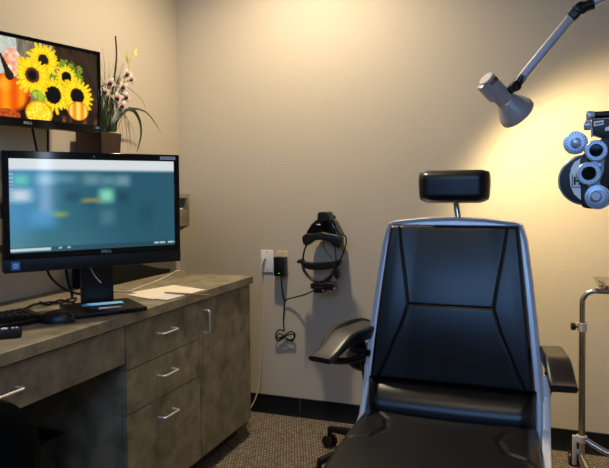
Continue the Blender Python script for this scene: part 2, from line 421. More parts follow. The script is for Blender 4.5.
def tvpic(u, v):
    x, y = u*ASP, v
    n = vno(x*40, y*40); n2 = vno(x*90+y*30, y*90)
    # backdrop: pale board, grey sack, dark wood with a slanting grain
    if x < B1: c = mix((205, 210, 198), (168, 172, 160), n)
    elif x < B2+.16*(1-y)-.02: c = mix((150, 138, 116), (98, 88, 72), vno(x*60, y*12))
    else:
        g = vno((x+y*.55)*50, y*5); c = mix((66, 48, 30), (36, 25, 15), g)
    if y < TBL: c = mix(c, (22, 15, 12), sstep(TBL, TBL-.1, y))
    if y < .09 and x > 1.1: c = mix(c, (150, 88, 34), sstep(.3, .9, vno(x*18, y*6))*.8)
    # pale folded cloth behind the pumpkin
    q = P_CL; dx, dy = (x-q[0])/.13, (y-q[1])/.17
    if dx*dx+dy*dy < 1: c = mix((250, 222, 205), (226, 120, 70), vno(x*22, y*22)*.9)
    # foliage
    for (fx, fy, fr) in FOL:
        d = math.hypot(x-fx, y-fy)
        if d < fr*(.6+.7*n2): c = mix((46, 78, 18), (168, 190, 48), n2)
    for f in FL[:4]: c = flower(f, x, y, c, n2)
    # big pumpkin
    dx, dy = (x-PK[0])/(27*PXV), (y-PK[1])/(19.5*PXV)
    if dx*dx+dy*dy < 1:
        rr = dx*dx+dy*dy; rib = .5+.5*math.cos(math.asin(max(-1, min(1, dx)))*9)
        c = mix(mix((255, 148, 12), (232, 84, 0), 1-rib), (120, 34, 2), sstep(.55, 1, rr)*(.3 if dy > 0 else 1))
        c = mix(c, (255, 190, 60), sstep(.5, .0, math.hypot(dx+.1, dy-.45))*.6)
    dx, dy = (x-GD[0])/(16*PXV), (y-GD[1])/(6*PXV)
    if dx*dx+dy*dy < 1: c = mix((236, 110, 30), (120, 40, 16), n2)
    # pumpkin stem
    for (x0, y0, x1, y1, w) in STEM:
        t = max(0, min(1, ((x-x0)*(x1-x0)+(y-y0)*(y1-y0))/((x1-x0)**2+(y1-y0)**2)))
        if math.hypot(x-x0-t*(x1-x0), y-y0-t*(y1-y0)) < w*(.8+.9*t): c = mix((60, 40, 24), (28, 18, 12), n2)
    c = flower(FL[4], x, y, c, n2)
    lx, ly = P_LF; dx, dy = (x-lx)/.1, (y-ly+.35*(x-lx))/.07
    if dx*dx+dy*dy < 1: c = mix((110, 150, 30), (188, 206, 66), n)
    dx, dy = (x-PY[0])/(15.5*PXV), (y-PY[1])/(13*PXV)
    if dx*dx+dy*dy < 1:
        c = mix((252, 200, 10), (255, 236, 90), sstep(.35, .8, vno(x*55, y*55))); c = mix(c, (214, 140, 0), sstep(.6, 1, dx*dx+dy*dy))
    dx, dy = (x-PS[0])/(13*PXV), (y-PS[1])/(10.5*PXV)
    if dx*dx+dy*dy < 1:
        rib = .5+.5*math.cos(math.asin(max(-1, min(1, dx)))*8); c = mix((240, 138, 10), (255, 222, 110), rib); c = mix(c, (200, 110, 0), sstep(.7, 1, dx*dx+dy*dy))
    return lin(c)
def flower(f, x, y, c, n2):
    dx, dy = x-f['c'][0], y-f['c'][1]; d = math.hypot(dx, dy)
    if d > f['R']*1.05: return c
    th = math.atan2(dy, dx); k = f['n']
    if d < f['k']*(.93+.14*n2):
        t = d/f['k']
        if f['core'][0] > 40: return mix((16, 10, 8), (96, 50, 28), sstep(.35, .9, t))
        return mix(f['core'], (50, 32, 16), sstep(.75, 1, t))
    for lay, (sc_, of) in enumerate(((.80, 0), (.98, .5), (1.04, .27))):      # three whorls, the front one first
        q = th*k/(2*PI)+of+f['ph']; cell = math.floor(q); fr_ = q-cell-.5+(hsh(cell, lay+k)-.5)*.35
        L = f['R']*sc_*(.82+.24*hsh(cell, 3+lay)); tt = (d-f['k']*.8)/(L-f['k']*.8)
        if tt < 1 and abs(fr_) < .50*math.sqrt(max(0, 1-tt))*(.75+.6*tt):
            col = mix((250, 160, 0), (255, 226, 20), tt*1.9+.15); col = mix(col, (255, 246, 120), max(0, n2-.35)*1.1*tt)
            col = mix(col, (226, 146, 0), sstep(.15, .5, abs(fr_))*.55*(1-tt*.6))
            return mix(col, (214, 130, 0), .22*lay)
    return c
P_CL = P_(13, 62); P_LF = P_(40, 96)
FOL = [(*P_(50, 78), .13), (*P_(62, 100), .10), (*P_(70, 70), .10), (*P_(64, 66), .09), (*P_(78, 80), .09), (*P_(72, 88), .08), (*P_(40, 92), .10), (*P_(57, 82), .08), (*P_(80, 70), .05)]
sa, sb, sc = P_(1, 54), P_(6, 66), P_(10, 75)
STEM = [(*sa, *sb, .02), (*sb, *sc, .035)]
b = screen_mesh(sw, sh, 260, 150, tvpic); b.transform(Matrix.Translation((0, .004, bb+sh/2)))
obj('screen', b, screen_mat('sunflower_screen', 1.12), tv, local=True, smooth=False)
ux = tvuv(23.5, 125)[0]
b = NB(); letters(b, 'DELL', ((ux-.5)*sw, -.002, .010), (1, 0, 0), (0, 0, 1), (0, -1, 0), .009)
obj('logo', b, M['logo'], tv, local=True)
b = NB(); box(b, (TW/2-.03, -.0026, .016), (TW/2-.014, -.002, .024))
obj('sticker', b, M['bluelabel'], tv, local=True)['label'] = 'small blue corner sticker'
b = NB(); box(b, (-.06, .055, zc-.06), (.06, .063, zc+.06), .003)
tube(b, [(0, .06, zc), (0, .10, zc)], .02, 12)
obj('wall_bracket', b, M['black'], tv, local=True)
b = NB(); p0 = Vector((0, .10, zc)); wl = ROOTM[tv.name].inverted() @ Vector((XL+.012, tc_.y-.02, 1.394+zc))
tube(b, [p0, wl], .016, 12)
box(b, (XL, tc_.y-.07, 1.394+zc-.08), (XL+.014, tc_.y+.03, 1.394+zc+.08), .003, mx=ROOTM[tv.name].inverted())
obj('wall_arm', b, M['black'], tv, local=True)

# --- large monitor on the worktop
BW, BH = .548, .362
pTL = Vector((-1.455, 1.383, 0)); pTR = Vector((-1.132, 1.824, 0))
mdir = (pTR-pTL).normalized(); mc = (pTL+pTR)/2; a_m = math.atan2(mdir.y, mdir.x)
ZM = .9205
bc = Vector((-1.372, 1.712, ZT))
mn = thing('desktop_monitor', 'large black monitor on the worktop showing a blurred teal desktop', 'monitor', (bc.x, bc.y, ZT), a_m)
MI = ROOTM[mn.name].inverted()
def ml(x, y, z):    # local to the panel (x right, y into the screen, z up from panel bottom) -> thing local
    return (MI @ (mc+Vector((0, 0, ZM))))+Vector((x, y, z))
o0 = ml(0, 0, 0)
def mbox(b, lo, hi, *a, **k): box(b, o0+Vector(lo), o0+Vector(hi), *a, **k)
BAR = .040; Bz = .019; BzT = .023
b = NB(); mbox(b, (-BW/2, .012, 0), (BW/2, .04, BH), .004); mbox(b, (-BW*.36, .04, .05), (BW*.36, .062, BH-.04), .012)
obj('housing', b, M['black'], mn, local=True)
sw2 = BW-2*Bz; sh2 = BH-BAR-BzT-.018
b = NB()
mbox(b, (-BW/2, 0, BAR), (-BW/2+Bz, .012, BH), .0015, 1); mbox(b, (BW/2-Bz, 0, BAR), (BW/2, .012, BH), .0015, 1)
mbox(b, (-BW/2+Bz, 0, BH-BzT), (BW/2-Bz, .012, BH), .0015, 1); mbox(b, (-BW/2+Bz, 0, BAR), (BW/2-Bz, .012, BAR+.018), .0015, 1)
obj('bezel', b, M['gloss'], mn, local=True)
b = NB(); mbox(b, (-BW/2, -.002, 0), (BW/2, .012, BAR), .003)
obj('bottom_bar', b, M['navy'], mn, local=True)['label'] = 'navy strip under the screen'
def uipic(u, v):
    x, y = u*ASP2, v
    c = mix((44, 98, 118), (60, 122, 142), .5+.5*math.sin(x*3+1)); c = mix(c, (84, 138, 150), sstep(.45, 0, v)*.45*sstep(.9, .2, u)); c = mix(c, (40, 84, 104), sstep(.6, 1, u)*.5)
    c = mix(c, (64, 150, 214), sstep(.34, .1, u)*.62*sstep(.1, .4, v)); c = mix(c, (120, 180, 216), sstep(.2, 0, u)*.4)
    for (px, py, rx, ry, col, s) in SPOT:
        dx, dy = (u-px)/rx, (v-py)/ry; d = max(abs(dx), abs(dy))*.5+math.hypot(dx, dy)*.5
        c = mix(c, col, sstep(1.6, .15, d)*s)
    c = mix(c, (236, 244, 248), sstep(.855, .905, v))
    if v < .05 and u < .22 and v > .012: c = mix(c, (226, 238, 244), .9)
    elif v < .055: c = mix(c, (38, 70, 86), .55)
    if v < .045 and v > .02 and u > .86 and hsh(math.floor(u*90), 1) > .5: c = (190, 215, 225)
    if v < .045 and v > .02 and .24 < u < .34 and hsh(math.floor(u*60), 2) > .55: c = (170, 200, 215)
    if u < .02 and .55 < v < .85 and math.sin(v*160) > .5: c = mix(c, (190, 220, 235), .7)
    return lin(c)
ASP2 = sw2/sh2
SPOT = [(.065, .775, .045, .06, (112, 220, 200), .9), (.06, .61, .065, .075, (226, 240, 250), .95), (.555, .60, .05, .085, (150, 240, 200), .95), (.46, .545, .06, .03, (176, 160, 90), .85),
        (.275, .40, .05, .035, (150, 180, 90), .8), (.47, .78, .06, .07, (130, 170, 184), .75), (.57, .77, .05, .06, (120, 166, 180), .7), (.66, .77, .05, .07, (140, 176, 188), .8), (.20, .78, .06, .06, (160, 200, 226), .8), (.30, .79, .08, .05, (110, 165, 190), .7),
        (.35, .59, .05, .06, (34, 78, 98), .6), (.66, .58, .04, .07, (30, 74, 92), .7), (.56, .36, .05, .10, (92, 140, 152), .7), (.81, .38, .05, .14, (34, 84, 94), .6), (.18, .36, .08, .1, (96, 176, 230), .7), (.46, .49, .03, .05, (40, 88, 104), .5)]
b = screen_mesh(sw2, sh2, 160, 100, uipic); b.transform(Matrix.Translation(o0+Vector((0, .004, BAR+.018+sh2/2))))
obj('screen', b, screen_mat('desktop_screen', .8, .08), mn, local=True, smooth=False)
b = NB(); letters(b, 'DELL', o0+Vector((.008, -.0002, BAR+.005)), (1, 0, 0), (0, 0, 1), (0, -1, 0), .0088)
obj('logo', b, M['logo'], mn, local=True)
b = NB(); prism(b, [(.0035*math.cos(k*PI/8), .0035*math.sin(k*PI/8)) for k in range(16)], o0+Vector((-.01, -.0004, BH-.013)), (1, 0, 0), (0, 0, 1), (0, -1, 0), .001)
obj('webcam', b, M['print_'], mn, local=True)
b = NB(); x0 = BW/2-.068; mbox(b, (x0, -.0012, BH-.017), (x0+.053, -.0002, BH-.007), mi=0)
for k in range(9):
    if k != 4: mbox(b, (x0+.005+k*.005, -.0016, BH-.0135), (x0+.0085+k*.005, -.0012, BH-.0105), mi=1)
obj('label_sticker', b, [M['white'], M['print_']], mn, local=True)['label'] = 'white printed label at the top right corner'
b = NB(); x0 = -BW/2+.020; mbox(b, (x0, -.0032, .009), (x0+.023, -.002, .033), mi=0)
star = []
for k in range(16):
    r = .0085 if k % 2 == 0 else .006; star.append((r*math.cos(k*PI/8), r*math.sin(k*PI/8)))
prism(b, star, o0+Vector((x0+.0115, -.0032, .021)), (1, 0, 0), (0, 0, 1), (0, -1, 0), .0005, mi=1)
prism(b, [(.004*math.cos(k*PI/6), .003*math.sin(k*PI/6)) for k in range(12)], o0+Vector((x0+.0115, -.0037, .021)), (1, 0, 0), (0, 0, 1), (0, -1, 0), .0004, mi=0)
obj('energy_sticker', b, [M['bluelabel'], M['white']], mn, local=True)['label'] = 'blue square sticker with a pale star'
b = NB(); box(b, (-.118, -.118, .001), (.118, .10, .016), .005)
obj('stand_base', b, M['black'], mn, local=True)
b = NB(); nx = o0.x; yb = o0.y+.062
box(b, (-.052, .055, .0155), (.058, .085, .36), .008); box(b, (-.045, yb-.004, .26), (.051, .06, .35), .006)
obj('stand_neck', b, M['navy'], mn, local=True)
cord('white_cable', 'short white cable hanging across the front of the monitor neck', [at(88, 262, X=-1.375), at(91, 269, X=-1.380), at(95, 276, X=-1.383), at(101, 283, X=-1.378)], .002, M['whitecord'])
stand_top = ZT+.0175
q = at(102.5, 304.3, Z=stand_top); b = NB(); mxb = Matrix.Translation((q.x, q.y, stand_top)) @ Matrix.Rotation(a_m-.12, 4, 'Z')
box(b, (-.068, -.020, .0005), (.068, .020, .0035), .001, 1, mx=mxb)
tag(obj('note_pad', b, M['bluepad']), 'pale blue slip lying on the black monitor base', 'note pad')
q = at(110, 308.2, Z=stand_top); b = NB(); mxb = Matrix.Translation((q.x, q.y, stand_top)) @ Matrix.Rotation(a_m-.12, 4, 'Z')
box(b, (-.036, -.008, .0005), (.036, .008, .003), .0005, 1, mx=mxb)
tag(obj('paper_label', b, M['white']), 'small white paper tag in front of the blue slip on the monitor base', 'tag')

# ------------------------------------------------------------------ things on the worktop
kb = thing('keyboard', 'black computer keyboard at the left edge of the photo', 'keyboard', (-1.53, 1.31, ZT), math.radians(90-16))
b = NB(); prism(b, [(-.068, .001), (.068, .001), (.068, .026), (.06, .028), (-.068, .014)], (-.22, 0, 0), (0, 1, 0), (0, 0, 1), (1, 0, 0), .44, .002)
obj('case', b, M['black'], kb, local=True)
for r in range(5):
    b = NB(); z = .0165+r*.0026; y = -.056+r*.024
    x = -.212+(r % 2)*.004
    while x < .2:
        w = .0175 if not (r == 0 and -.12 < x < -.03) else .09
        box(b, (x, y, z-.004), (x+w, y+.0185, z+.005), .0025, 1); x += w+.0022
    obj('key_row', b, M['blackmat'], kb, local=True)
ms = thing('computer_mouse', 'black computer mouse on the worktop before the monitor base', 'mouse', (-1.372, 1.500, ZT), math.radians(14))
b = NB()
def mtop(u, v):
    t = 2*PI*u; r = v; e = .75+.25*math.cos(t)
    x = .058*math.cos(t)*math.sin(r*PI/2); y = .032*math.sin(t)*math.sin(r*PI/2)*(1-.08*math.cos(2*t))
    return Vector((x, y, .001+.036*math.cos(r*PI/2)**.75*(1+.15*x/.058)))
grid_solid(b, 32, 12, mtop); bmesh.ops.remove_doubles(b, verts=b.verts[:], dist=.0004)
obj('body', b, M['black'], ms, local=True)
b = NB(); lathe(b, [(.001, -.004), (.009, -.004), (.009, .004), (.001, .004)], (-.032, 0, .0195), (0, 1, 0), 16)
obj('scroll_wheel', b, M['blackmat'], ms, local=True)
rm = thing('remote_control', 'black remote control with pale buttons near the worktop front edge', 'remote control', (-1.375, 1.282, ZT), math.radians(42))
b = NB(); box(b, (-.085, -.022, .001), (.06, .022, .024), .006)
obj('body', b, M['black'], rm, local=True)
for x, r in ((.015, .009), (.036, .004), (.046, .004)):
    b = NB(); lathe(b, [(r, 0), (r, .002), (r*.7, .0032)], (x, 0, .0238), (0, 0, 1), 16); obj('button', b, M['lit'], rm, local=True)
# papers
def sheet(name, q, z, m):
    """a thin sheet from its four corners (x, y), slightly curled along the last edge"""
    q = [Vector((x, y, z)) for x, y in q]
    b = NB()
    def f(u, v, t=.0009): return q[0].lerp(q[1], u).lerp(q[3].lerp(q[2], u), v)+Vector((0, 0, t+.003*max(0, u-.75)**2*4))
    grid_solid(b, 12, 12, f, lambda u, v: f(u, v, .0003)); return obj(name, b, m)
tag(sheet('paper_sheet', [(-1.500, 2.050), (-1.440, 2.262), (-1.243, 2.190), (-1.298, 1.985)], ZT, M['paper']), 'lowest cream paper sheet of the loose stack on the worktop', 'paper')
tag(sheet('paper_sheet', [(-1.470, 1.985), (-1.395, 2.225), (-1.242, 2.168), (-1.312, 1.925)], ZT+.0013, M['paper']), 'cream paper sheet on top of the loose stack by the white cable', 'paper')
tag(sheet('envelope', [(-1.335, 1.935), (-1.262, 2.150), (-1.241, 2.138), (-1.252, 1.925)], ZT+.0028, M['white']), 'narrow white envelope on the paper stack along the worktop edge', 'envelope')
b = NB(); pA = at(164, 292.5, Z=ZT+.0085); pB = at(211, 295.5, Z=ZT+.0085)
tube(b, [pA, pA.lerp(pB, .05), pA.lerp(pB, .88), pB], [.0012, .0036, .0036, .0036, .0036, .0036, .001], 8, 1, smooth=False)
tag(obj('pencil', b, M['pen']), 'yellow-brown pencil lying across the papers', 'pencil')
b = NB(); prism(b, [(2.06, .001), (2.622, .001), (2.622, .018), (2.52, .034), (2.36, .075), (2.06, .085)], (-1.80, 0, ZT), (0, 1, 0), (0, 0, 1), (1, 0, 0), .115, .004)
tag(obj('equipment_case', b, M['blackmat']), 'low black case with a sloping top against the left wall behind the monitor stand', 'case')
# cords
zz = ZT+.003
wp = [at(x, y, Z=zz) for x, y in ((113, 291), (121, 291.3), (130, 291), (140, 287), (150, 283.5), (160, 279.5), (170, 274.5), (177, 271), (182, 271), (185, 272.5))]
cord('white_cable', 'thin white cable trailing over the worktop behind the papers', wp, .0026, M['whitecord'])
cord('black_cable', 'black cable drooping behind the monitor stand, left of the neck', [at(45, 262, X=-1.56), at(50, 276, X=-1.57), at(60, 286, X=-1.58), at(72, 292, X=-1.58), at(80, 294, X=-1.575), Vector((-1.55, 1.90, ZT+.005))], .0045, M['blackmat'])
cord('black_cable', 'black cable hanging nearest the monitor neck', [at(66, 258, X=-1.60), at(66.5, 272, X=-1.61), at(69, 284, X=-1.61), at(72, 294, X=-1.62), at(72, 297, X=-1.63)], .005, M['blackmat'])
kp = [at(x, y, Z=ZT+.006) for x, y in ((24, 309), (34, 304.5), (44, 303), (52, 302), (60, 303), (68, 299.5), (76, 298), (72, 302), (60, 300), (48, 304.5), (40, 302))]
cord('keyboard_cable', 'coiled black keyboard cable on the worktop behind the mouse', kp, .0036, M['blackmat'])
kp = [at(x, y, Z=ZT+.006) for x, y in ((28, 311), (33, 310), (35, 313), (38, 317))]
cord('mouse_cable', 'short looped mouse cable at the right end of the keyboard', [at(x, y, Z=ZT+.004) for x, y in ((38, 319), (36, 316), (34, 313), (29, 311), (22, 310.5))], .002, M['blackmat'])
# cables dropping from the wall monitor
for k, (x0, y0, x1, y1, lab) in enumerate(((32, 125, 38, 156, 'black cable slanting down from the wall monitor, the left one of two'), (48, 125, 48, 156, 'black cable hanging straight down from the wall monitor, the right one of two'))):
    a = at(x0, y0, X=-1.735); c = at(x1, y1, X=-1.735); e = Vector((-1.70 if k else -1.71, c.y+.02*(1-k), 1.149))
    a2 = Vector((a.x, a.y, a.z+.06))
    cord('monitor_cable', lab, [a2, a, c, Vector((c.x, c.y+(.006 if k else .03), Z1o+.03)), Vector((c.x+.01, c.y+(.012 if k else .035), Z1o+.0045))], .0042, M['blackmat'])

# ------------------------------------------------------------------ plant
px_, py_ = -1.735, 2.165
pl = thing('potted_orchid', 'orchid and grass arrangement in a square brown pot beside the wall monitor', 'plant', (px_, py_, Z1o))
def taper(b, z0, z1, s0, s1, hollow=.008):
    t = NB()
    R0 = [t.verts.new((px_+a*s0, py_+c*s0, z0)) for a, c in ((-1, -1), (1, -1), (1, 1), (-1, 1))]
    R1 = [t.verts.new((px_+a*s1, py_+c*s1, z1)) for a, c in ((-1, -1), (1, -1), (1, 1), (-1, 1))]
    R2_ = [t.verts.new((px_+a*(s1-hollow), py_+c*(s1-hollow), z1)) for a, c in ((-1, -1), (1, -1), (1, 1), (-1, 1))]
    R3 = [t.verts.new((px_+a*(s1-hollow), py_+c*(s1-hollow), z1-.03)) for a, c in ((-1, -1), (1, -1), (1, 1), (-1, 1))]
    t.faces.new(R0[::-1]); t.faces.new(R3)
    for A, B in ((R0, R1), (R1, R2_), (R2_, R3)):
        for k in range(4): t.faces.new((A[k], A[(k+1) % 4], B[(k+1) % 4], B[k]))
    bmesh.ops.recalc_face_normals(t, faces=t.faces[:]); merge(b, t)
b = NB(); taper(b, Z1o+.001, 1.410, .050, .066); obj('pot', b, M['pot'], pl)
b = NB(); box(b, (px_-.054, py_-.054, 1.376), (px_+.054, py_+.054, 1.397), .01); obj('moss', b, M['soil'], pl)
def blade(b, pts, w0, w1, bend=.25, n=6):
    """flat leaf with a folded midrib along a spline; tapers to a tip"""
    P = spline(pts, n); N = len(P); t = NB(); L = []
    side0 = None
    for i in range(N):
        T = (P[min(i+1, N-1)]-P[max(i-1, 0)]).normalized()
        s = T.cross(Vector((.78, -.62, .1)));  s = s.normalized() if s.length > .05 else Vector((.6, .78, 0))
        q = T.cross(s).normalized(); k = i/(N-1); w = (w0+(w1-w0)*k)*(1-k**5) if w1 > 0 else w0*(.55+.45*math.sin(PI*min(1, k*1.4+.1)))*(1-k**4)
        w = max(w, .0004)
        L.append([t.verts.new(P[i]-s*w), t.verts.new(P[i]+q*w*bend), t.verts.new(P[i]+s*w), t.verts.new(P[i]-q*.0006)])
    for A, B in zip(L, L[1:]):
        for k in range(4): t.faces.new((A[k], A[(k+1) % 4], B[(k+1) % 4], B[k]))
    t.faces.new(L[0][::-1]); t.faces.new(L[-1]); bmesh.ops.recalc_face_normals(t, faces=t.faces[:]); merge(b, t)
XPL = -1.715
def pp(*pts, X=XPL): return [at(x, y, X=X) for x, y in pts]
for pts, w, X in ((((112, 131), (113, 122), (119, 112), (128, 109), (135, 112), (140, 122), (141, 135), (138, 148), (136, 153)), .011, -1.69),
               (((113, 131), (118, 119), (127, 110), (137, 109), (147, 113), (155, 123), (161, 133)), .007, -1.73),
               (((104, 131), (102, 118), (101, 105), (103, 92), (101, 84)), .009, -1.70), (((108, 131), (106, 112), (108, 98), (113, 88)), .008, -1.74),
               (((101, 131), (99, 116), (100, 102)), .009, -1.70), (((106, 132), (104, 115), (106, 96)), .010, -1.69), (((103, 132), (98, 120), (98, 108)), .010, -1.68), (((109, 132), (109, 118), (104, 100)), .009, -1.71), (((112, 132), (114, 116), (111, 100)), .008, -1.70), (((115, 131), (116, 115), (122, 103)), .006, -1.74)):
    b = NB(); blade(b, pp(*pts, X=X), w, -1); obj('leaf', b, M['leaf'], pl)
b = NB(); tube(b, pp((108, 131), (110, 112), (112, 95), (115, 72), (116.5, 55), (115.5, 36)), [.006, .0032], 7, 6); obj('twig', b, M['stick'], pl)
b = NB(); tube(b, pp((103, 131), (107, 115), (116, 98), (124, 82), (129, 66), (132, 55), (137, 47)), [.0035, .0022], 7, 6); obj('orchid_stem', b, M['stem'], pl)
for pts in (((128, 63), (126.5, 56), (127.5, 48)), ((133, 55), (138, 54), (142, 57)), ((133, 54), (136, 50), (137, 46))):
    b = NB(); blade(b, pp(*pts), .006, -1, .5); obj('bud', b, M['bud'], pl)
rg = random.Random(5); b = NB()
for k in range(44):
    x0 = 101+rg.random()*15; tx = x0+rg.uniform(-12, 14); ty = rg.uniform(62, 108)
    blade(b, pp((x0, 132), (x0+(tx-x0)*.2, 132-(132-ty)*.55), (tx, ty), X=rg.uniform(-1.77, -1.69)), .0019, .0008)
for k in range(9):
    x0 = 106+rg.random()*10; h_ = rg.uniform(100, 118); xe = rg.uniform(118, 134)
    blade(b, pp((x0, 132), (x0+4, h_+6), ((x0+xe)/2+2, h_), (xe, h_+14), (xe+2, h_+36), X=rg.uniform(-1.73, -1.69)), .0014, .0006)
blade(b, pp((101, 110), (103, 90), (105, 72), (104, 60), (102, 48)), .0014, .0008)
blade(b, pp((100, 100), (106, 86), (115, 79), (122, 77)), .0014, .0008); blade(b, pp((120, 82), (134, 92), (143, 102), (146, 112)), .0012, .0008)
o = obj('grass_blades', b, M['grass'], pl); o['kind'] = 'stuff'
for k, (x, y, s) in enumerate(((127, 74, 1), (131, 79, .9), (110, 83, 1.05), (123, 87, 1.0), (117, 98, 1.1), (126, 97, 1.0), (122, 106, 1.0), (105, 92, .9))):
    c = at(x, y, X=-1.69-.01*(k % 2)); out = Vector((.7, -.6, .2)).normalized(); sd = out.cross(Vector((0, 0, 1))).normalized(); up = sd.cross(out)
    b = NB()
    for j in range(5):
        an = PI/2+j*2*PI/5+.3*k; d = sd*math.cos(an)+up*math.sin(an)
        blade(b, [c, c+d*.014*s+out*.003, c+d*.030*s-out*.004], .0125*s, -1, .2, 4)
    f = obj('flower', b, M['petal'], pl)
    b = NB(); t = NB(); bmesh.ops.create_uvsphere(t, u_segments=10, v_segments=7, radius=.009*s); t.transform(Matrix.Translation(c+out*.006-up*.004)); merge(b, t)
    obj('lip', b, M['lip'], f)

# ------------------------------------------------------------------ bin + office chair
wb = thing('wastebasket', 'grey plastic wastebasket with a liner in the dark knee space', 'wastebasket', (-1.53, 1.44, 0))
def rrect(cx, cy, hx, hy, r, n=5):
    out = []
    for qx, qy, a0 in ((1, 1, 0), (-1, 1, PI/2), (-1, -1, PI), (1, -1, 3*PI/2)):
        for k in range(n+1):
            a = a0+k*PI/2/n; out.append((cx+qx*(hx-r)+r*math.cos(a), cy+qy*(hy-r)+r*math.sin(a)))
    return out
def loft(b, rings, close_bottom=True, close_top=False):
    t = NB(); L = [[t.verts.new((x, y, z)) for x, y in R] for R, z in rings]; n = len(L[0])
    for A, B in zip(L, L[1:]):
        for k in range(n): t.faces.new((A[k], A[(k+1) % n], B[(k+1) % n], B[k]))
    if close_bottom: t.faces.new(L[0][::-1])
    if close_top: t.faces.new(L[-1])
    bmesh.ops.recalc_face_normals(t, faces=t.faces[:]); merge(b, t)
b = NB(); cx, cy = -1.53, 1.44
loft(b, [(rrect(cx, cy, .075, .125, .04), .001), (rrect(cx, cy, .095, .15, .05), .36), (rrect(cx, cy, .103, .158, .05), .362), (rrect(cx, cy, .103, .158, .05), .372), (rrect(cx, cy, .093, .148, .046), .374), (rrect(cx, cy, .073, .12, .04), .012)])
obj('bucket', b, M['bin'], wb)
b = NB()
loft(b, [(rrect(cx, cy, .1005, .155, .05), .315), (rrect(cx, cy, .1055, .161, .05), .345), (rrect(cx, cy, .1065, .162, .05), .377), (rrect(cx, cy, .092, .147, .046), .379), (rrect(cx, cy, .088, .143, .046), .25)], False)
obj('liner', b, M['liner'], wb)

oc = thing('office_chair', 'black office chair cut off at the lower left corner of the photo', 'chair', (-1.035, .645, 0), math.radians(70))
# local frame: chair faces +y (towards the desk is rotated), back rest at -y
b = NB()
def cush(hx, hy, r, th, z0, crown):
    bb_ = NB(); loft(bb_, [(rrect(0, 0, hx-.02, hy-.02, r), z0), (rrect(0, 0, hx, hy, r), z0+.02), (rrect(0, 0, hx, hy, r), z0+th-.025), (rrect(0, 0, hx-.012, hy-.012, r), z0+th-.008), (rrect(0, 0, hx-.05, hy-.05, r*.8), z0+th)], True, True)
    return bb_
obj('seat', cush(.23, .23, .09, .08, .40, .02), M['fabric'], oc, local=True)
bk = cush(.215, .20, .09, .075, 0, .01)
bk.transform(Matrix.Translation((0, -.215, .645)) @ Matrix.Rotation(-PI/2, 4, 'X') @ Matrix.Translation((0, 0, -.04)))
obj('backrest', bk, M['fabric'], oc, local=True)
b = NB(); tube(b, [(0, -.05, .395), (0, -.2, .39), (0, -.28, .43), (0, -.265, .6)], .022, 10, flat=.5); obj('back_support', b, M['black'], oc, local=True)
b = NB(); lathe(b, [(.04, .09), (.04, .12), (.025, .13), (.025, .36), (.06, .375), (.09, .399)], (0, 0, 0), (0, 0, 1), 20); obj('gas_lift', b, M['black'], oc, local=True)
for k in range(5):
    a = k*2*PI/5+.3; d = Vector((math.cos(a), math.sin(a), 0))
    b = NB(); tube(b, [d*.02+Vector((0, 0, .11)), d*.15+Vector((0, 0, .095)), d*.27+Vector((0, 0, .07))], [.026, .016], 8, 4); lg = obj('leg', b, M['black'], oc, local=True)
    b = NB(); lathe(b, [(.01, -.018), (.026, -.016), (.028, -.004), (.028, .004), (.026, .016), (.01, .018)], d*.27+Vector((0, 0, .0285)), d.cross(Vector((0, 0, 1))), 16); obj('caster', b, M['blackmat'], lg, local=True)

# ------------------------------------------------------------------ outlet, charger, headset on the back wall
def plate(name, label, x0, x1, z0, z1, m, cat, duplex=False):
    t = thing(name, label, cat, ((x0+x1)/2, YW, z0))
    obj('cover_plate', one(box, (x0, YW-.006, z0), (x1, YW+.0, z1), .0022, 2), m, t)
    cx = (x0+x1)/2
    for z in (z0+.012, z1-.012):
        b = NB(); lathe(b, [(.0032, 0), (.0032, .001)], (cx, YW-.006, z), (0, -1, 0), 10); obj('screw', b, M['print_'], t)
    return t
w1 = plate('data_outlet', 'white wall plate with a plugged-in white cord by the worktop end', -1.333, -1.264, .737, .853, M['white'], 'wall plate')
b = NB(); pj = at(265, 258.5, Y=YW-.006); box(b, (pj.x-.009, YW-.008, pj.z-.009), (pj.x+.009, YW-.0055, pj.z+.009), .001, 1); obj('jack', b, M['beige'], w1)
b = NB(); box(b, (pj.x-.006, YW-.034, pj.z-.006), (pj.x+.006, YW-.007, pj.z+.005), .002, 1)
fl = lambda x, y, d=.012: at(x, y, Y=YW-d)
tube(b, [Vector((pj.x, YW-.03, pj.z)), fl(263.4, 261, .034), fl(262, 268, .025), fl(262.4, 285, .014), fl(263.2, 310, .012), fl(262.4, 340, .014), fl(260.5, 370, .018), fl(258, 390, .03), Vector((-1.37, YW-.05, .05)), Vector((-1.40, YW-.10, .004)), Vector((-1.46, YW-.16, .0035))], .0026, 7, 6)
tag(obj('network_cable', b, M['whitecord']), 'white cord hanging from the white wall plate to the floor', 'cable')
w2 = plate('power_outlet', 'beige wall plate behind the black power adapter', -1.243, -1.181, .735, .850, M['beige'], 'wall plate')
pa = thing('power_adapter', 'black plug-in power adapter with a green light on the beige plate', 'power adapter', (-1.224, YW-.03, .722))
ca, cb = fl(273.6, 257, .05), fl(284.6, 276.6, .05)
b = NB(); box(b, (ca.x, YW-.052, cb.z), (cb.x, YW-.007, ca.z), .004); obj('body', b, M['black'], pa)
b = NB(); q = fl(279, 274, .053); lathe(b, [(.0022, 0), (.0022, .0012)], (q.x, YW-.0515, q.z+.003), (0, -1, 0), 8); obj('indicator_light', b, M['led'], pa)
b = NB()
tube(b, [fl(281, 275.5, .03), fl(281.5, 284, .03), fl(283, 296, .02), fl(284.5, 303, .014), fl(283.4, 318, .012), fl(284.2, 331, .012)], .0032, 7, 6)
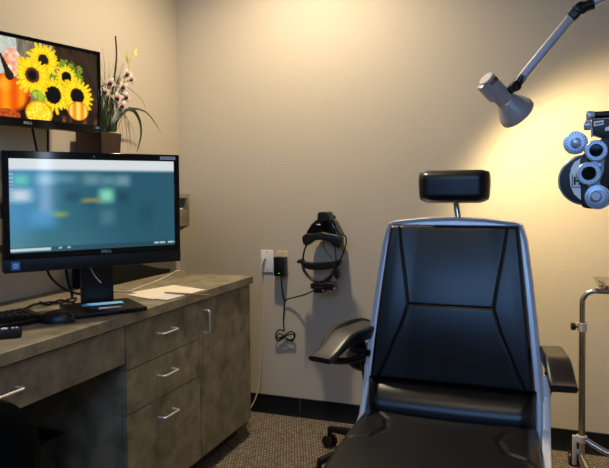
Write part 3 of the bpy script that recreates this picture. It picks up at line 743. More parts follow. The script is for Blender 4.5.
tube(b, [fl(284.2, 331, .012), fl(279, 330, .016), fl(275.5, 335, .02), fl(278, 341, .018), fl(284, 336, .012), fl(291, 331.5, .018), fl(295, 335, .022), fl(292, 341, .018), fl(285, 337, .014), fl(279, 333.5, .022), fl(277, 338, .022), fl(285, 336, .024), fl(293, 334, .026), fl(293.5, 339, .02), fl(286, 340, .016)], .0032, 7, 6)
tube(b, [fl(284.4, 303, .014), fl(287, 299.5, .016), fl(296, 297, .03), fl(305, 294.5, .06), fl(314, 290.5, .09)], .0032, 7, 6)
tag(obj('adapter_cord', b, M['blackmat']), 'black cord with a tied bundle running from the adapter to the headset', 'cord')

hs = thing('headset', 'black binocular examination headset hanging on the back wall', 'headset', (-.97, YW, .66))
HY = YW-.085; hp = lambda x, y, d=.085: at(x, y, Y=YW-d)
b = NB(); box(b, (hp(315, 0).x, YW-.03, hp(0, 232).z), (hp(329, 0).x, YW, hp(0, 214).z), .004)
tube(b, [(hp(322, 0).x, YW-.02, hp(0, 222).z), (hp(322, 0).x, YW-.075, hp(0, 222).z)], .012, 10)
obj('wall_hook', b, M['black'], hs)
def hpoly(b, pts, d, depth, bev=.006, mi=0):
    A = [hp(x, y, d) for x, y in pts]; prism(b, [(p.x, p.z) for p in A], (0, YW-d, 0), (1, 0, 0), (0, 0, 1), (0, 1, 0), depth, bev, 3, mi)
b = NB(); hpoly(b, [(317, 221), (317.5, 213.5), (319, 212), (327, 212), (328.5, 213.5), (330, 221)], .13, .07, .004); obj('top_block', b, M['black'], hs)
b = NB()
hpoly(b, [(316.5, 219), (329.5, 219), (333, 222), (336, 228), (339, 234), (339, 242), (331, 238), (323, 236.5), (315, 237), (309, 240), (304.5, 239), (306.5, 231), (311, 224)], .125, .09, .012)
obj('crown_shell', b, M['gloss'], hs)
b = NB()
hpoly(b, [(302, 236), (306, 233.5), (312, 234), (322, 232), (331, 234), (337, 235), (341, 238), (341.5, 246), (338, 248.5), (333, 246), (329, 242), (322, 240), (314, 240.5), (309, 244), (306, 246), (303, 244.5), (301.8, 240)], .155, .05, .007)
obj('brow_band', b, M['black'], hs)
b = NB(); c = hp(333.5, 226, .13)
tube(b, [c+Vector((.012*math.cos(a)*.7+.006*math.sin(a)*-1, -.003, .028*math.sin(a)+.006*math.cos(a))) for a in [k*PI/6 for k in range(12)]], .0035, 8, 3, closed=True)
obj('side_ring', b, M['gloss'], hs)
b = NB(); q = hp(318.6, 224.7, .126); box(b, (q.x-.010, YW-.1275, q.z-.003), (q.x+.010, YW-.1245, q.z+.003), .0008, 1); obj('badge', b, M['logo'], hs)
b = NB(); tube(b, [hp(307, 244, .13), hp(304, 252, .12), hp(302.5, 262, .11)], .006, 8, 5, flat=.5); obj('side_strap', b, M['black'], hs); b = NB(); tube(b, [hp(334.5, 244, .13), hp(335.8, 253, .12), hp(336, 264, .11)], .006, 8, 5, flat=.5)
obj('side_strap', b, M['black'], hs)
b = NB(); hpoly(b, [(298, 259.5), (301, 259.5), (303, 262), (311, 263), (322, 262.5), (332, 262), (338, 260), (341, 262), (339, 266), (331, 269), (322, 270), (310, 270), (304, 268), (301, 264), (297.5, 263)], .13, .04, .004); obj('head_strap', b, M['black'], hs)
b = NB(); tube(b, [hp(302.5, 263, .12), hp(304, 270, .125), hp(308, 276, .13), hp(313, 280, .135), hp(319.5, 281.5, .14), hp(326, 279.5, .135), hp(331, 275.5, .13), hp(334.5, 269, .125), hp(335.5, 262, .12)], .0105, 10, 5, flat=.7); obj('lower_band', b, M['black'], hs)
b = NB(); tube(b, [hp(317, 281, .135), hp(317.5, 285, .135)], .01, 8, 2); obj('mount_arm', b, M['black'], hs); b = NB(); tube(b, [hp(328, 279, .13), hp(326, 285, .135)], .007, 8, 2); obj('mount_arm', b, M['black'], hs)
b = NB(); hpoly(b, [(310, 283.5), (319, 282.5), (320, 284), (324, 284), (325, 282.5), (334, 283), (334.5, 290), (325, 290.5), (323, 289), (311, 289)], .16, .05, .004); ob_ = obj('optics_housing', b, M['black'], hs)
b = NB(); hpoly(b, [(313, 287), (324, 287.5), (323.5, 293), (314, 293)], .17, .055, .003); obj('lamp_block', b, M['blackmat'], hs)
for x, y in ((323.3, 290.5), (334.4, 288.5), (309.7, 286.5)):
    b = NB(); lathe(b, [(.0035, 0), (.0042, .004), (.0025, .008)], hp(x, y, .168), (0, -1, 0), 12); obj('metal_screw', b, M['chrome'], ob_)
b = NB(); hpoly(b, [(334, 270), (337.5, 268), (339, 272), (338.8, 277), (336.5, 280), (334.5, 277.5), (333, 274)], .14, .035, .004); obj('adjuster_knob', b, M['black'], hs)
b = NB(); lathe(b, [(.006, 0), (.007, .02), (.005, .024)], hp(336, 262, .13), (0, -1, 0), 12); obj('strap_knob', b, M['blackmat'], hs); b = NB(); lathe(b, [(.006, 0), (.007, .02), (.005, .024)], hp(299.5, 261.5, .13), (0, -1, 0), 12); obj('strap_knob', b, M['blackmat'], hs)
b = NB(); tube(b, [hp(339, 235.5, .12), hp(343, 234.5, .12), hp(346, 238, .12), hp(345.5, 246, .12), hp(342, 256, .12), hp(337.5, 265, .13), hp(333, 274, .13), hp(328, 284, .14)], .0034, 7, 6)
tube(b, [hp(325, 238, .155), hp(323.5, 245, .15), hp(326.5, 252, .14), hp(332, 259, .135)], .0018, 6, 6); obj('headset_cable', b, M['blackmat'], hs)

# ------------------------------------------------------------------ exam chair   (local x right, y to the back, z up)
EX, EY = -.237, 1.86
ex = thing('exam_chair', 'black leather examination chair with silver shell in the foreground', 'chair', (EX, EY, 0))
def back_y(z): return .0+.2*(z-.5)          # front face line of the back
def hw(z):                                    # half width of the shell
    t = (z-.45)/(1.055-.45); return .276-.05*t-.014*max(0, t)**3
def shell_out():
    pts = [(.276+.004, .36), (hw(.45), .45), (hw(.6), .6), (hw(.75), .75), (hw(.9), .9), (hw(1.0), 1.0), (.2105, 1.035), (.204, 1.05), (.19, 1.0565), (.10, 1.0665), (0, 1.070)]
    return pts+[(-x, z) for x, z in pts[-2::-1]]
b = NB(); t = NB()
out = shell_out(); L = []
for k, (d, ins) in enumerate(((.0, .012), (-.010, .002), (.0, .0), (.06, .0), (.075, .02))):
    yy = d+(-.006 if k in (0, 1) else 0)
    ring = []
    for x, z in out:
        s = 1-ins/.25; zc_ = .72; xx = x*s; z2 = zc_+(z-zc_)*(1-ins/.35) if z > .4 else z
        ring.append(t.verts.new((xx, back_y(z2)+yy+.010, z2)))
    L.append(ring)
n = len(out)
for A, B in zip(L, L[1:]):
    for k in range(n): t.faces.new((A[k], A[(k+1) % n], B[(k+1) % n], B[k]))
t.faces.new(L[0]); t.faces.new(L[-1][::-1]); bmesh.ops.recalc_face_normals(t, faces=t.faces[:]); merge(b, t)
obj('back_shell', b, M['silver'], ex, local=True)
# back cushion with the seam lines of the photograph
def seg_d(p, a, c):
    ax, az = a; cx_, cz = c; l2 = (cx_-ax)**2+(cz-az)**2; t = max(0, min(1, ((p[0]-ax)*(cx_-ax)+(p[1]-az)*(cz-az))/l2))
    return math.hypot(p[0]-ax-t*(cx_-ax), p[1]-az-t*(cz-az))
SM = []
for s in (-1, 1):
    SM += [((s*.163, 1.05), (s*.152, .97)), ((s*.152, .97), (s*.138, .89)), ((s*.138, .89), (s*.126, .806)), ((s*.126, .806), (s*.145, .74)), ((s*.145, .74), (s*.175, .67)), ((s*.175, .67), (s*.212, .585))]
SM.append(((-.126, .806), (.126, .806)))
ZB0, ZB1 = .578, 1.046
def cush_w(z):
    t = (z-.45)/(1.055-.45); return .252-.052*t-.006*max(0, t)**3
def inside_center(x, z):
    ax = abs(x)
    lim = .126+(.037)*((z-.806)/.244)**1.3 if z > .806 else .126+.086*((.806-z)/.221)**1.2
    return ax < lim
def cf(u, v):
    z = ZB0+(ZB1-ZB0)*v; w = cush_w(z); x = w*(2*u-1)
    e = min(1, min(u, 1-u)*2*w/.012); ev = min(1, min(v*1.2, 1-v)*(ZB1-ZB0)/.012)
    rim = math.sqrt(max(0, 1-(1-e)**2))*math.sqrt(max(0, 1-(1-ev)**2))
    bulge = .020+.012*rim
    # the side wings stand proud and the centre dishes in
    ax = abs(x)/w
    bulge += rim*(.006*sstep(.5, .85, ax)-.003*(1-ax*ax))
    bulge += .024*math.sin(v*PI)*rim*(1-.6*ax*ax)
    d = min(seg_d((x, z), a, c) for a, c in SM)
    bulge -= .0042*math.exp(-(d/.0026)**2)*rim
    return Vector((x, back_y(z)-bulge+.006, z))
def cg(u, v):
    z = ZB0+(ZB1-ZB0)*v; w = cush_w(z); return Vector((w*(2*u-1), back_y(z)+.010, z))
b = NB(); grid_solid(b, 200, 180, cf, cg)
obj('back_cushion', b, M['leather'], ex, local=True, ang=60)
# lumbar roll
def lf(u, v):
    w = .245; x = w*(2*u-1); z = .478+.098*v; e = min(1, min(u, 1-u)*2*w/.04)
    r = math.sin(PI*min(1, max(0, v*.86+.14)))**.6 if 0 < v < 1 else 0
    return Vector((x, back_y(z)-.012-.052*r*math.sqrt(max(0, 1-(1-e)**2))-.012*(1-v)*e, z-.004*math.sin(PI*u)))
def lg_(u, v):
    w = .245; z = .478+.098*v; return Vector((w*(2*u-1), back_y(z)+.008, z))
b = NB(); grid_solid(b, 60, 24, lf, lg_); obj('lumbar_cushion', b, M['leather'], ex, local=True, ang=60)
# seat
SY0, SY1 = -.005, -.60
def sw_(t):     # half width along the seat, t 0 rear .. 1 front
    return .252+.008*math.sin(PI*min(1, t*1.2))-.02*max(0, t-.8)*5*max(0, t-.8)
GS = []
for s in (-1, 1):
    GS += [((s*.235, -.04), (s*.165, -.11)), ((s*.165, -.11), (s*.150, -.17)), ((s*.150, -.17), (s*.175, -.25)), ((s*.175, -.25), (s*.25, -.30))]
def sf(u, v):
    w = sw_(v); x = w*(2*u-1); y = SY0+(SY1-SY0)*v
    e = min(1, min(u, 1-u)*2*w/.045); ev = min(1, (1-v)*.6/.06); er = min(1, v*.6/.02)
    rim = math.sqrt(max(0, 1-(1-e)**2))*math.sqrt(max(0, 1-(1-ev)**2))*(.6+.4*er)
    z = .445+.055*rim
    ax = abs(x)/w; z -= .014*(1-ax**2)*rim*sstep(0, .2, v)
    d = min(seg_d((x, y), a, c) for a, c in GS); z -= .005*math.exp(-(d/.006)**2)*rim
    z += .003*math.exp(-((abs(x)-.215)/.04)**2-((y+.13)/.09)**2)
    return Vector((x, y, z))
def sg(u, v):
    w = sw_(v)-.01; return Vector((w*(2*u-1), SY0+(SY1-SY0)*v, .40))
b = NB(); grid_solid(b, 90, 90, sf, sg); obj('seat', b, M['leatherseat'], ex, local=True, ang=60)
# silver side rails running from the shell down along the seat
for s in (-1, 1):
    b = NB()
    pr_ = [(.085, .62), (.02, .62), (.012, .56), (-.04, .485), (-.12, .455), (-.30, .44), (-.56, .43), (-.60, .41), (-.58, .37), (-.3, .375), (-.05, .36), (.07, .38)]
    prism(b, pr_, (.258 if s > 0 else -.266, 0, 0 if s > 0 else -.012), (0, 1, 0), (0, 0, 1), (1, 0, 0), .024 if s > 0 else .018, .006, 3)
    obj('side_rail', b, M['silver'], ex, local=True)
# headrest
b = NB()
def hf(u, v):
    x = .111*(2*u-1); z = 1.114+.104*v
    e = min(1, min(u, 1-u)*.222/.035); ev = min(1, min(v, 1-v)*.104/.028)
    rim = math.sqrt(max(0, 1-(1-e)**2))*math.sqrt(max(0, 1-(1-ev)**2))
    cx_ = 1-.035*(1-ev)**2; cz = (1-e)**2*.012*(1 if v < .5 else -.6)
    return Vector((x*cx_*(1+.02*(v-.5)), .132-.042*rim+.014*(1-(x/.111)**2)*-.4, z+cz))
def hg(u, v):
    x = .111*(2*u-1); z = 1.114+.104*v; e = min(1, min(u, 1-u)*.222/.035); ev = min(1, min(v, 1-v)*.104/.028)
    rim = math.sqrt(max(0, 1-(1-e)**2))*math.sqrt(max(0, 1-(1-ev)**2)); cx_ = 1-.035*(1-ev)**2; cz = (1-e)**2*.012*(1 if v < .5 else -.6)
    return Vector((x*cx_*(1+.02*(v-.5)), .136+.028*rim, z+cz))
grid_solid(b, 60, 40, hf, hg); obj('headrest', b, M['leather'], ex, local=True, ang=70)
b = NB(); tube(b, [(.004, .15, 1.13), (.006, .153, 1.10), (.012, .148, 1.06), (.012, .14, 1.03)], .0095, 10, 5); hpo = obj('headrest_post', b, M['steel'], ex, local=True)
b = NB(); box(b, (-.02, .125, .985), (.045, .175, 1.05), .006); obj('post_bracket', b, M['black'], hpo, local=True)
# arm rests
def armpad(rear, tip, w0, w1, zt, par, drop=.045):
    rear = Vector(rear); tip = Vector(tip); d = (tip-rear); l = d.length; d.normalize(); s = Vector((-d.y, d.x, 0))
    b = NB()
    def f(u, v, dz=0):
        t = v; y = l*t; w = w0+(w1-w0)*t
        z = zt-.012*(1-t)*0-drop*sstep(.45, 1.02, t)**1.1
        c = math.sqrt(max(0, 1-abs(2*u-1)**6))
        return rear+d*y+s*((u-.5)*w)+Vector((0, 0, z-.008*(1-c)))
    def g(u, v):
        t = v; w = (w0+(w1-w0)*t)*.86; zb = zt-.04-drop*sstep(.55, 1.0, t)*.55
        return rear+d*(l*(t*.985))+s*((u-.5)*w)+Vector((0, 0, zb))
    grid_solid(b, 16, 30, f, g); return obj('armrest_pad', b, M['armpad'], par, local=True, ang=50)
arR = armpad((.283, .06, 0), (.310, -.165, 0), .068, .070, .700, ex, .047)
b = NB(); tube(b, [(.266, .05, .55), (.282, .045, .62), (.286, .03, .668)], .016, 10, 5); tube(b, [(.262, .035, .66), (.285, .03, .668)], .014, 10, 3); obj('arm_bracket', b, M['black'], ex, local=True)
arL = armpad((-.265, .10, 0), (-.345, -.185, 0), .082, .078, .727, ex, .052)
b = NB()
tube(b, [(-.262, .13, .715), (-.30, .145, .722), (-.345, .11, .716), (-.375, .03, .70), (-.372, -.06, .67), (-.34, -.10, .648), (-.30, -.06, .636), (-.265, .01, .634)], .011, 8, 6)
obj('arm_loop', b, M['black'], ex, local=True)
b = NB(); tube(b, [(-.262, .05, .55), (-.272, .05, .62), (-.28, .03, .672)], .016, 10, 5); tube(b, [(-.255, .035, .64), (-.30, .0, .66)], .014, 10, 3); obj('arm_bracket', b, M['black'], ex, local=True)
# under structure
b = NB(); box(b, (-.20, -.5, .34), (.20, .05, .402), .01); obj('seat_pan', b, M['black'], ex, local=True)
b = NB(); lathe(b, [(.10, .05), (.10, .20), (.08, .21), (.08, .35)], (0, -.25, 0), (0, 0, 1), 28); obj('pedestal', b, M['silver'], ex, local=True)
b = NB(); loft(b, [(rrect(0, -.25, .24, .30, .1), .001), (rrect(0, -.25, .24, .30, .1), .03), (rrect(0, -.25, .2, .26, .1), .055)], True, True); obj('base_plate', b, M['black'], ex, local=True)
b = NB(); box(b, (-.2, -.72, .10), (.2, -.70, .38), .008, mx=None); box(b, (-.2, -.90, .09), (.2, -.70, .11), .006); tube(b, [(0, -.5, .36), (0, -.66, .34), (0, -.705, .30)], .03, 10); obj('footrest', b, M['black'], ex, local=True)

# rolling stool behind the exam chair
st = thing('rolling_stool', 'black star-base rolling stool behind the examination chair', 'stool', (-.600, 2.50, 0), .0)
for k in range(5):
    a = math.radians(155)+k*2*PI/5; d = Vector((math.cos(a), math.sin(a), 0))
    if k == 0: pass
    b = NB(); tube(b, [d*.03+Vector((0, 0, .115)), d*.17+Vector((0, 0, .10)), d*.290+Vector((0, 0, .082))], [.024, .016], 8, 4, flat=.9); lg = obj('leg', b, M['blackmat'], st, local=True)
    b = NB(); sd = Vector((0, 0, 1)).cross(d)
    for e in (-.016, .016): lathe(b, [(.01, -.008), (.026, -.008), (.0275, -.003), (.0275, .003), (.026, .008), (.01, .008)], d*.290+sd*e+Vector((0, 0, .0285)), sd, 18)
    tube(b, [d*.290+Vector((0, 0, .03)), d*.290+Vector((0, 0, .085))], .011, 8, 2); obj('caster', b, M['black'], lg, local=True)
b = NB(); lathe(b, [(.035, .085), (.035, .13), (.022, .14), (.022, .40), (.09, .415), (.09, .43)], (0, 0, 0), (0, 0, 1), 20); obj('gas_lift', b, M['black'], st, local=True)
b = NB(); lathe(b, [(.02, .428), (.125, .43), (.14, .445), (.142, .475), (.128, .495), (.02, .50)], (0, 0, 0), (0, 0, 1), 32); obj('seat', b, M['leatherseat'], st, local=True)

# ------------------------------------------------------------------ mayo stand
PX, PY_ = .177, 2.62
mys = thing('instrument_stand', 'chrome instrument stand with a steel tray at the right edge', 'stand', (PX, PY_, 0))
zt_ = .760
b = NB(); zj = .60
tube(b, [(PX, PY_, .09), (PX, PY_, zj+.04)], .0125, 16, 2, smooth=False); obj('outer_tube', b, M['steel'], mys)
b = NB(); tube(b, [(PX, PY_, .50), (PX, PY_, zt_-.06), (PX+.004, PY_, zt_-.03), (PX+.018, PY_, zt_-.01), (PX+.042, PY_, zt_), (PX+.08, PY_, zt_), (PX+.30, PY_, zt_)], .0105, 16, 6); up_ = obj('upper_tube', b, M['steel'], mys)
b = NB(); lathe(b, [(.0125, 0), (.0175, .001), (.0175, .034), (.0125, .035)], (PX, PY_, zj), (0, 0, 1), 20); obj('collar', b, M['chrome'], mys)
b = NB(); lathe(b, [(.005, 0), (.005, .008), (.014, .010), (.015, .022), (.011, .026)], (PX-.015, PY_-.003, zj+.018), (-1, -.1, 0), 16); obj('clamp_knob', b, M['black'], mys)
b = NB(); lathe(b, [(.0125, 0), (.0205, .001), (.0205, .024), (.0125, .025)], (PX, PY_, .165), (0, 0, 1), 20); box(b, (PX-.034, PY_-.008, .07), (PX-.018, PY_+.012, .186), .004); obj('base_clamp', b, M['lampgrey'], mys)
# legs
for pts in ([(PX, PY_, .18), (PX+.12, PY_-.035, .135), (PX+.42, PY_-.12, .075)], [(PX-.002, PY_-.004, .115), (PX+.03, PY_-.13, .075), (PX+.05, PY_-.24, .06)], [(PX-.01, PY_+.01, .12), (PX-.018, PY_+.09, .085), (PX-.02, PY_+.17, .07)]):
    b = NB(); tube(b, pts, .0115, 12, 5); lg = obj('leg', b, M['steel'], mys)
    e = Vector(pts[-1]); b = NB(); cz = .027
    for s in (-.012, .012): lathe(b, [(.008, -.007), (.025, -.007), (.0265, 0), (.025, .007), (.008, .007)], (e.x+s, e.y, cz), (1, .1, 0), 18)
    tube(b, [(e.x, e.y, cz), (e.x, e.y, e.z)], .009, 8, 2); obj('caster', b, M['black'], lg)
# tray
b = NB(); ty0, ty1 = PY_-.12, PY_+.14; tx0 = PX+.045
tcx, tcy = tx0+.20, (ty0+ty1)/2; hx, hy = .20, (ty1-ty0)/2; zr = .797
loft(b, [(rrect(tcx, tcy, hx-.03, hy-.03, .03), zr-.024), (rrect(tcx, tcy, hx-.006, hy-.006, .03), zr-.002), (rrect(tcx, tcy, hx, hy, .03), zr), (rrect(tcx, tcy, hx, hy, .03), zr+.002), (rrect(tcx, tcy, hx-.008, hy-.008, .03), zr+.001), (rrect(tcx, tcy, hx-.033, hy-.033, .03), zr-.021)], True, True)
obj('tray', b, M['steel'], mys)
b = NB(); fz = zr-.012
tube(b, [(x, y, fz-.004) for x, y in rrect(tcx, tcy, hx-.012, hy-.012, .03, 3)], .004, 8, 2, closed=True)
for x in (tx0+.03, tx0+.30): tube(b, [(x, PY_, zt_+.008), (x, PY_, fz-.012)], .004, 8, 2)
tube(b, [(tx0+.03, ty0+.014, fz-.004), (tx0+.03, PY_, fz-.014), (tx0+.03, ty1-.014, fz-.004)], .004, 8, 4)
obj('tray_ring', b, M['steel'], mys)

# ------------------------------------------------------------------ instrument column out of frame on the right, lamp and phoropter on it
QX, QY = .80, 2.30
cl = thing('instrument_column', 'tall grey instrument column just beyond the right edge of the photo', 'column', (QX, QY, 0))
b = NB(); loft(b, [(rrect(QX, QY, .22, .22, .05), .001), (rrect(QX, QY, .22, .22, .05), .05), (rrect(QX, QY, .17, .17, .05), .08)], True, True); obj('base', b, M['black'], cl)
b = NB(); box(b, (QX-.05, QY-.05, .08), (QX+.05, QY+.05, 2.1), .012); obj('mast', b, M['lampgrey'], cl)
# lamp
LY = 2.34; LA = at(515, 86, Y=LY); LB = at(578.5, 8.5, Y=LY); LC = Vector((QX, QY, 2.02)); K = 1.28
lp = thing('examination_lamp', 'grey jointed-arm examination lamp above the examination chair', 'lamp', (LA.x, LA.y, LA.z))
def bar(b, a, c, w, h, bev):
    a = Vector(a); c = Vector(c); d = (c-a); l = d.length; q = d.to_track_quat('X', 'Z').to_matrix().to_4x4()
    box(b, (0, -w/2, -h/2), (l, w/2, h/2), bev, 3, mx=Matrix.Translation(a) @ q)
b = NB(); da = (LB-LA).normalized(); bar(b, LA+da*.02, LB-da*.01, .031, .031, .009)
ao = obj('lower_arm', b, M['lampgrey'], lp)
mp_ = LA.lerp(LB, .13); b = NB(); lathe(b, [(.0022, 0), (.0022, .0015)], mp_+Vector((.004, -.0168, -.006)), (0, -1, 0), 8); obj('arm_screw', b, M['black'], ao)
b = NB(); bar(b, LB+Vector((.042, -.0, .016)), LC, .033, .033, .009); obj('upper_arm', b, M['lampgrey'], lp)
b = NB(); box(b, (QX-.06, QY-.06, 1.99), (QX+.06, QY+.06, 2.05), .008); obj('clamp', b, M['black'], lp)
def joint(c, ax, r, l, name):
    b = NB(); lathe(b, [(r*.7, -l/2), (r, -l/2+.004), (r, l/2-.004), (r*.7, l/2)], c, ax, 20)
    return b
b = joint(LB+Vector((.004, 0, -.002)), (.35, -.94, 0), .022, .040, ''); bar(b, LB-da*.042, LB+Vector((.005, 0, 0)), .036, .036, .01)
b2 = Vector((.046, .0, .01)); tube(b, [LB+Vector((.008, -.003, 0)), LB+b2], .019, 12, 2); obj('elbow_joint', b, M['black'], lp)
hd = (R2*.72-U2*.62+Fw*.34).normalized()             # axis of the lamp head
H0 = at(485.5, 78, Y=LY-.03)                            # middle of the back cap
def KP(p): return [(a*K, c*K) for a, c in p]
b = NB()
lathe(b, KP([(.020, 0), (.0225, .002), (.0235, .02), (.0262, .085), (.027, .092)]), H0, hd, 36); hh = obj('head_housing', b, M['lampgrey'], lp)
b = NB()
lathe(b, KP([(.027, .0921), (.031, .100), (.042, .118), (.0495, .134), (.0520, .140), (.0520, .151), (.0505, .151), (.048, .136), (.038, .116), (.026, .099), (.02, .097)]), H0, hd, 40, caps=False)
obj('shade', b, M['lampgrey'], lp)
b = NB(); t = NB(); bmesh.ops.create_uvsphere(t, u_segments=16, v_segments=10, radius=.016*K); t.transform(Matrix.Translation(H0+hd*.095*K)); merge(b, t); obj('bulb', b, M['bulb'], lp)
# switch box on the flank and vent slots at the cap
sdv = hd.cross(Fw).normalized()
if sdv.dot(R2) > 0: sdv = -sdv
b = NB(); fr = (-(Fw-hd*Fw.dot(hd))).normalized()
mxh = Matrix(((hd.x, sdv.x, fr.x, 0), (hd.y, sdv.y, fr.y, 0), (hd.z, sdv.z, fr.z, 0), (0, 0, 0, 1))) @ Matrix.Scale(K, 4)
box(b, (.004, .008, -.012), (.066, .034, .013), .004, 2, mx=Matrix.Translation(H0) @ mxh); obj('switch_box', b, M['lampgrey'], hh)
for k in range(4):
    b = NB(); box(b, (.010, -.016+k*.007, .0185-.0025*abs(k-1.5)), (.021, -.013+k*.007, .0240), mx=Matrix.Translation(H0) @ mxh); obj('vent_slot', b, M['black'], hh)
b = NB(); ja = LA+Vector((0, -.01, -.004))
lathe(b, KP([(.010, -.017), (.014, -.014), (.014, .014), (.010, .017)]), ja, (.35, -.94, 0), 18); tube(b, [LA+da*.042, LA, H0+hd*.080*K-sdv*.020], [.018, .015], 10, 2); lathe(b, KP([(.006, 0), (.010, .003), (.010, .012), (.006, .014)]), ja-R2*.022+fr*.022, fr, 16); obj('head_joint', b, M['black'], lp)

# phoropter, its face towards the photograph, the right half beyond the frame
PHY = 1.585
pc = at(622, 168, Y=PHY)
ph = thing('phoropter', 'black and silver lens refractor with dials hanging at the right edge', 'phoropter', (pc.x, PHY, 1.10))
PS_ = .00250
def pp2(x, y, d=0): return Vector((at(x, 168, Y=PHY).x, PHY-d, at(588, y, Y=PHY).z))
def pdisc(nm, x, y, prof, m, par, d, mirror, seg=32):
    b = NB(); c = pp2(x, y, 0); xx = c.x if not mirror else 2*pc.x-c.x
    lathe(b, prof, (xx, PHY-d, c.z), (0, -1, 0), seg); return obj(nm, b, m, par)
def ppoly(b, pts, d0, depth, bev, mirror):
    Q = [(pp2(x, y).x, pp2(x, y).z) for x, y in pts]
    if mirror: Q = [(2*pc.x-x, z) for x, z in Q][::-1]
    prism(b, Q, (0, PHY-d0, 0), (1, 0, 0), (0, 0, 1), (0, -1, 0), depth, bev, 2)
for mir in (False, True):
    pr0 = 23.6*PS_
    hs1 = pdisc('lens_drum', 585, 180, [(pr0-.012, 0), (pr0-.002, .002), (pr0, .005), (pr0, .016), (pr0-.002, .019), (pr0-.004, .020), (pr0-.02, .020)], M['phsilver'], ph, .0, mir, 48)
    pdisc('drum_face', 585, 180, [(pr0-.0035, 0), (pr0-.005, .003), (pr0-.016, .004), (.01, .004)], M['phdark'], hs1, .0195, mir, 48)
    b = NB(); ppoly(b, [(570.5, 168), (574, 162), (580, 158.5), (584, 158), (584, 202), (579, 199), (573.5, 194), (570, 186), (569, 176)], .0245, .003, 0, mir); obj('scale_face', b, M['phwhite'], hs1)
    b = NB(); q = pp2(573, 185); qx = q.x if not mir else 2*pc.x-q.x-.014
    letters(b, 'H', (qx, PHY-.0275, q.z), (1, 0, 0), (0, 0, 1), (0, -1, 0), .019); box(b, (qx-.004, PHY-.0279, q.z-.006), (qx-.0022, PHY-.0275, q.z+.024)); box(b, (qx-.004, PHY-.0279, q.z-.006), (qx+.02, PHY-.0275, q.z-.0042)); obj('drum_mark', b, M['phdark'], hs1)
    b = NB(); ppoly(b, [(558.5, 181), (563, 181), (563, 188), (558.5, 188)], -.0, .016, .001, mir); obj('index_tab', b, M['phsilver'], hs1)
    b = NB(); ppoly(b, [(579, 160), (586, 150), (600, 140), (612, 138), (612, 200), (606, 206), (597, 208), (588, 208.5), (582, 207), (580, 200)], .0, .030, .004, mir); bd = obj('body_plate', b, M['phdark'], ph)
    b = NB(); ppoly(b, [(588, 150), (598, 146), (603, 156), (602, 172), (598, 182), (603, 194), (596, 200), (589, 192), (584, 180), (583, 168), (590, 164), (587, 156)], .031, .012, .003, mir); obj('link_plate', b, M['phsilver'], bd)
    r1 = 10.5*PS_
    k1 = pdisc('power_dial', 575, 143, [(r1-.003, -.018), (r1, -.015), (r1, .008), (r1-.002, .0105), (r1-.006, .011), (r1*.45, .011), (r1*.42, .024), (r1*.3, .026), (.001, .026)], M['phsilver'], ph, .012, mir, 40)
    b = NB(); c = pp2(575, 143); cx_ = c.x if not mir else 2*pc.x-c.x
    for j in range(20):
        a = j*2*PI/20; mm = Matrix.Translation((cx_, PHY-.023, c.z)) @ Matrix.Rotation(a, 4, 'Y'); box(b, (-.0008, -.0003, r1*.70), (.0008, .0004, r1*.86), mx=mm)
    obj('dial_marks', b, M['phdark'], k1)
    for (x, y, rr) in ((594, 152, 9.6), (587, 174, 10.5)):
        R_ = rr*PS_
        rg_ = pdisc('lens_ring', x, y, [(R_-.002, 0), (R_, .003), (R_, .016), (R_-.002, .019), (R_*.62, .019), (R_*.56, .012), (R_*.56, .006), (.001, .006)], M['phsilver'], ph, .036, mir, 40)
        pdisc('aperture', x, y, [(R_*.55, 0), (R_*.55, .003), (.001, .0031)], M['glass'], rg_, .042, mir, 28)
        b = NB(); c = pp2(x, y); cx_ = c.x if not mir else 2*pc.x-c.x
        for j in range(24):
            a = j*2*PI/24; mm = Matrix.Translation((cx_, PHY-.055, c.z)) @ Matrix.Rotation(a, 4, 'Y'); box(b, (-.0006, -.0004, R_*.74), (.0006, .0003, R_*.86), mx=mm)
        obj('ring_marks', b, M['phdark'], rg_)
    R_ = 11*PS_
    dl_ = pdisc('cylinder_dial', 596, 197, [(R_-.002, 0), (R_, .003), (R_, .012), (R_-.001, .014), (R_*.6, .015), (R_*.55, .020), (.001, .020)], M['phsilver'], ph, .034, mir, 40)
    pdisc('dial_knob', 593.5, 196, [(.010, 0), (.0115, .003), (.0115, .014), (.009, .018), (.001, .018)], M['phsilver'], dl_, .053, mir, 24)
    b = NB(); c = pp2(596, 197); cx_ = c.x if not mir else 2*pc.x-c.x
    for j in range(30):
        a = j*2*PI/30; mm = Matrix.Translation((cx_, PHY-.0490, c.z)) @ Matrix.Rotation(a, 4, 'Y'); box(b, (-.0006, -.0003, R_*.74), (.0006, .0006, R_*.88), mx=mm)
    obj('dial_marks', b, M['phdark'], dl_)
    pdisc('rivet', 597.5, 165.5, [(.007, 0), (.007, .004), (.004, .007), (.001, .007)], M['phsilver'], bd, .042, mir, 20)
    # upper bars with end caps
    def hbar(nm, x0, x1, y, r, d, m, par):
        b = NB(); A = pp2(x0, y); B = pp2(x1, y); ax, bx_ = (A.x, B.x) if not mir else (2*pc.x-A.x, 2*pc.x-B.x)
        lathe(b, [(r*.86, 0), (r, .002), (r, abs(bx_-ax)-.002), (r*.86, abs(bx_-ax))], (ax, PHY-d, A.z), (1 if bx_ > ax else -1, 0, 0), 24); return obj(nm, b, m, par)
    hb1 = hbar('rail_bar', 592, 621.9, 115.5, .0085, .0, M['phdark'], ph); hbar('end_cap', 586, 594, 115.7, .0105, .0, M['phsilver'], hb1)
    hbar('end_cap', 583, 590, 126, .0115, .02, M['phsilver'], bd)
    b = NB(); ppoly(b, [(591, 120.5), (621.9, 120.5), (621.9, 141), (606, 141), (600, 138.5), (591.5, 136)], -.005, .035, .003, mir); ub = obj('upper_block', b, M['phdark'], ph)
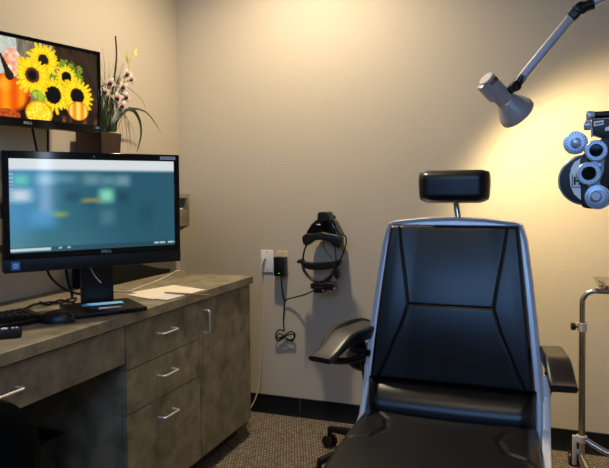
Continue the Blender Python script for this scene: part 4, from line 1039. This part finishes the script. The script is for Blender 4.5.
    b = NB(); ppoly(b, [(592.3, 123.2), (602, 122), (602, 126.5), (592.3, 127.8)], .0302, .0008, 0, mir); o = obj('name_plate', b, M['phwhite'], ub)
    b = NB(); ppoly(b, [(593.5, 125), (600.8, 123.9), (600.8, 125.2), (593.5, 126.2)], .0312, .0004, 0, mir); obj('plate_print', b, M['phdark'], o)
    b = NB(); ppoly(b, [(603.5, 129.5), (611, 127.5), (611, 131.5), (603.5, 133)], .0302, .0008, 0, mir); obj('name_plate', b, M['phwhite'], ub)
    b = NB(); A = pp2(590.5, 130, .03); B = pp2(590.5, 138.5, .03)
    if mir: A.x, B.x = 2*pc.x-A.x, 2*pc.x-B.x
    tube(b, [A, B], .0022, 10, 2); obj('pin', b, M['phsilver'], ub)
b = NB(); box(b, (pc.x-.02, PHY-.01, pp2(0, 118).z), (pc.x+.02, PHY+.03, pp2(0, 92).z), .005)
zA = pp2(0, 95).z; tube(b, [(pc.x, PHY+.01, zA), (pc.x+.12, PHY+.06, zA+.02), (QX-.1, QY-.1, zA+.03), (QX, QY, zA+.03)], .018, 12, 5)
obj('support_arm', b, M['phdark'], ph)

# ------------------------------------------------------------------ lights
def downlight(x, y, lab):
    t = thing('recessed_downlight', lab, 'ceiling light', (x, y, ZC), 0)
    b = NB(); lathe(b, [(.075, 0), (.095, -.002), (.095, -.006), (.07, -.008)], (x, y, ZC), (0, 0, 1), 32, caps=False); obj('trim_ring', b, M['white'], t)
    b = NB(); lathe(b, [(.07, 0), (.07, -.003)], (x, y, ZC-.001), (0, 0, 1), 32); obj('lens', b, M['canlight'], t)
def spot(name, loc, tgt, e, col, size, blend, rad):
    l = bpy.data.lights.new(name, 'SPOT'); l.energy = e; l.color = col; l.spot_size = size; l.spot_blend = blend; l.shadow_soft_size = rad
    o = bpy.data.objects.new(name, l); COL.objects.link(o); o.location = loc
    o.rotation_euler = (Vector(tgt)-Vector(loc)).to_track_quat('-Z', 'Y').to_euler(); return o
def area(name, loc, tgt, e, col, sx, sy):
    l = bpy.data.lights.new(name, 'AREA'); l.energy = e; l.color = col; l.shape = 'RECTANGLE'; l.size = sx; l.size_y = sy
    o = bpy.data.objects.new(name, l); COL.objects.link(o); o.location = loc
    o.rotation_euler = (Vector(tgt)-Vector(loc)).to_track_quat('-Z', 'Y').to_euler(); return o
WARM = (1, .83, .60)
D1 = (-1.02, 2.28); D2_FILL = (-.35, .55)
downlight(*D1, 'recessed ceiling downlight near the back left corner')
spot('downlight_beam', (D1[0], D1[1], ZC-.02), (D1[0], D1[1], 0), 138, WARM, math.radians(156), .75, .05)
downlight(*D2_FILL, 'added ceiling downlight, unseen, filling the desk fronts and chair seat')
spot('downlight_beam', (D2_FILL[0], D2_FILL[1], ZC-.02), (D2_FILL[0], D2_FILL[1], 0), 20, WARM, math.radians(120), .8, .05)  # added warm fill for cabinet fronts and seat, its fitting is unseen
spot('lamp_beam', H0+hd*.122*K, H0+hd*2, 44, (1, .77, .42), math.radians(150), .5, .02)
area('cool_fill_light', ((FX0+FX1)/2, YF+.02, (FZ0+FZ1)/2), ((FX0+FX1)/2, 2, 1.1), 24, (.38, .64, 1), FX1-FX0, FZ1-FZ0)  # added cool fill from behind the camera, no real window there

w = bpy.data.worlds.new('world'); S.world = w; w.use_nodes = True
w.node_tree.nodes['Background'].inputs[0].default_value = (.3, .35, .45, 1); w.node_tree.nodes['Background'].inputs[1].default_value = .015
S.view_settings.view_transform = 'Standard'; S.view_settings.look = 'None'; S.view_settings.gamma = 1; S.view_settings.exposure = 0
S.view_settings.use_curve_mapping = False
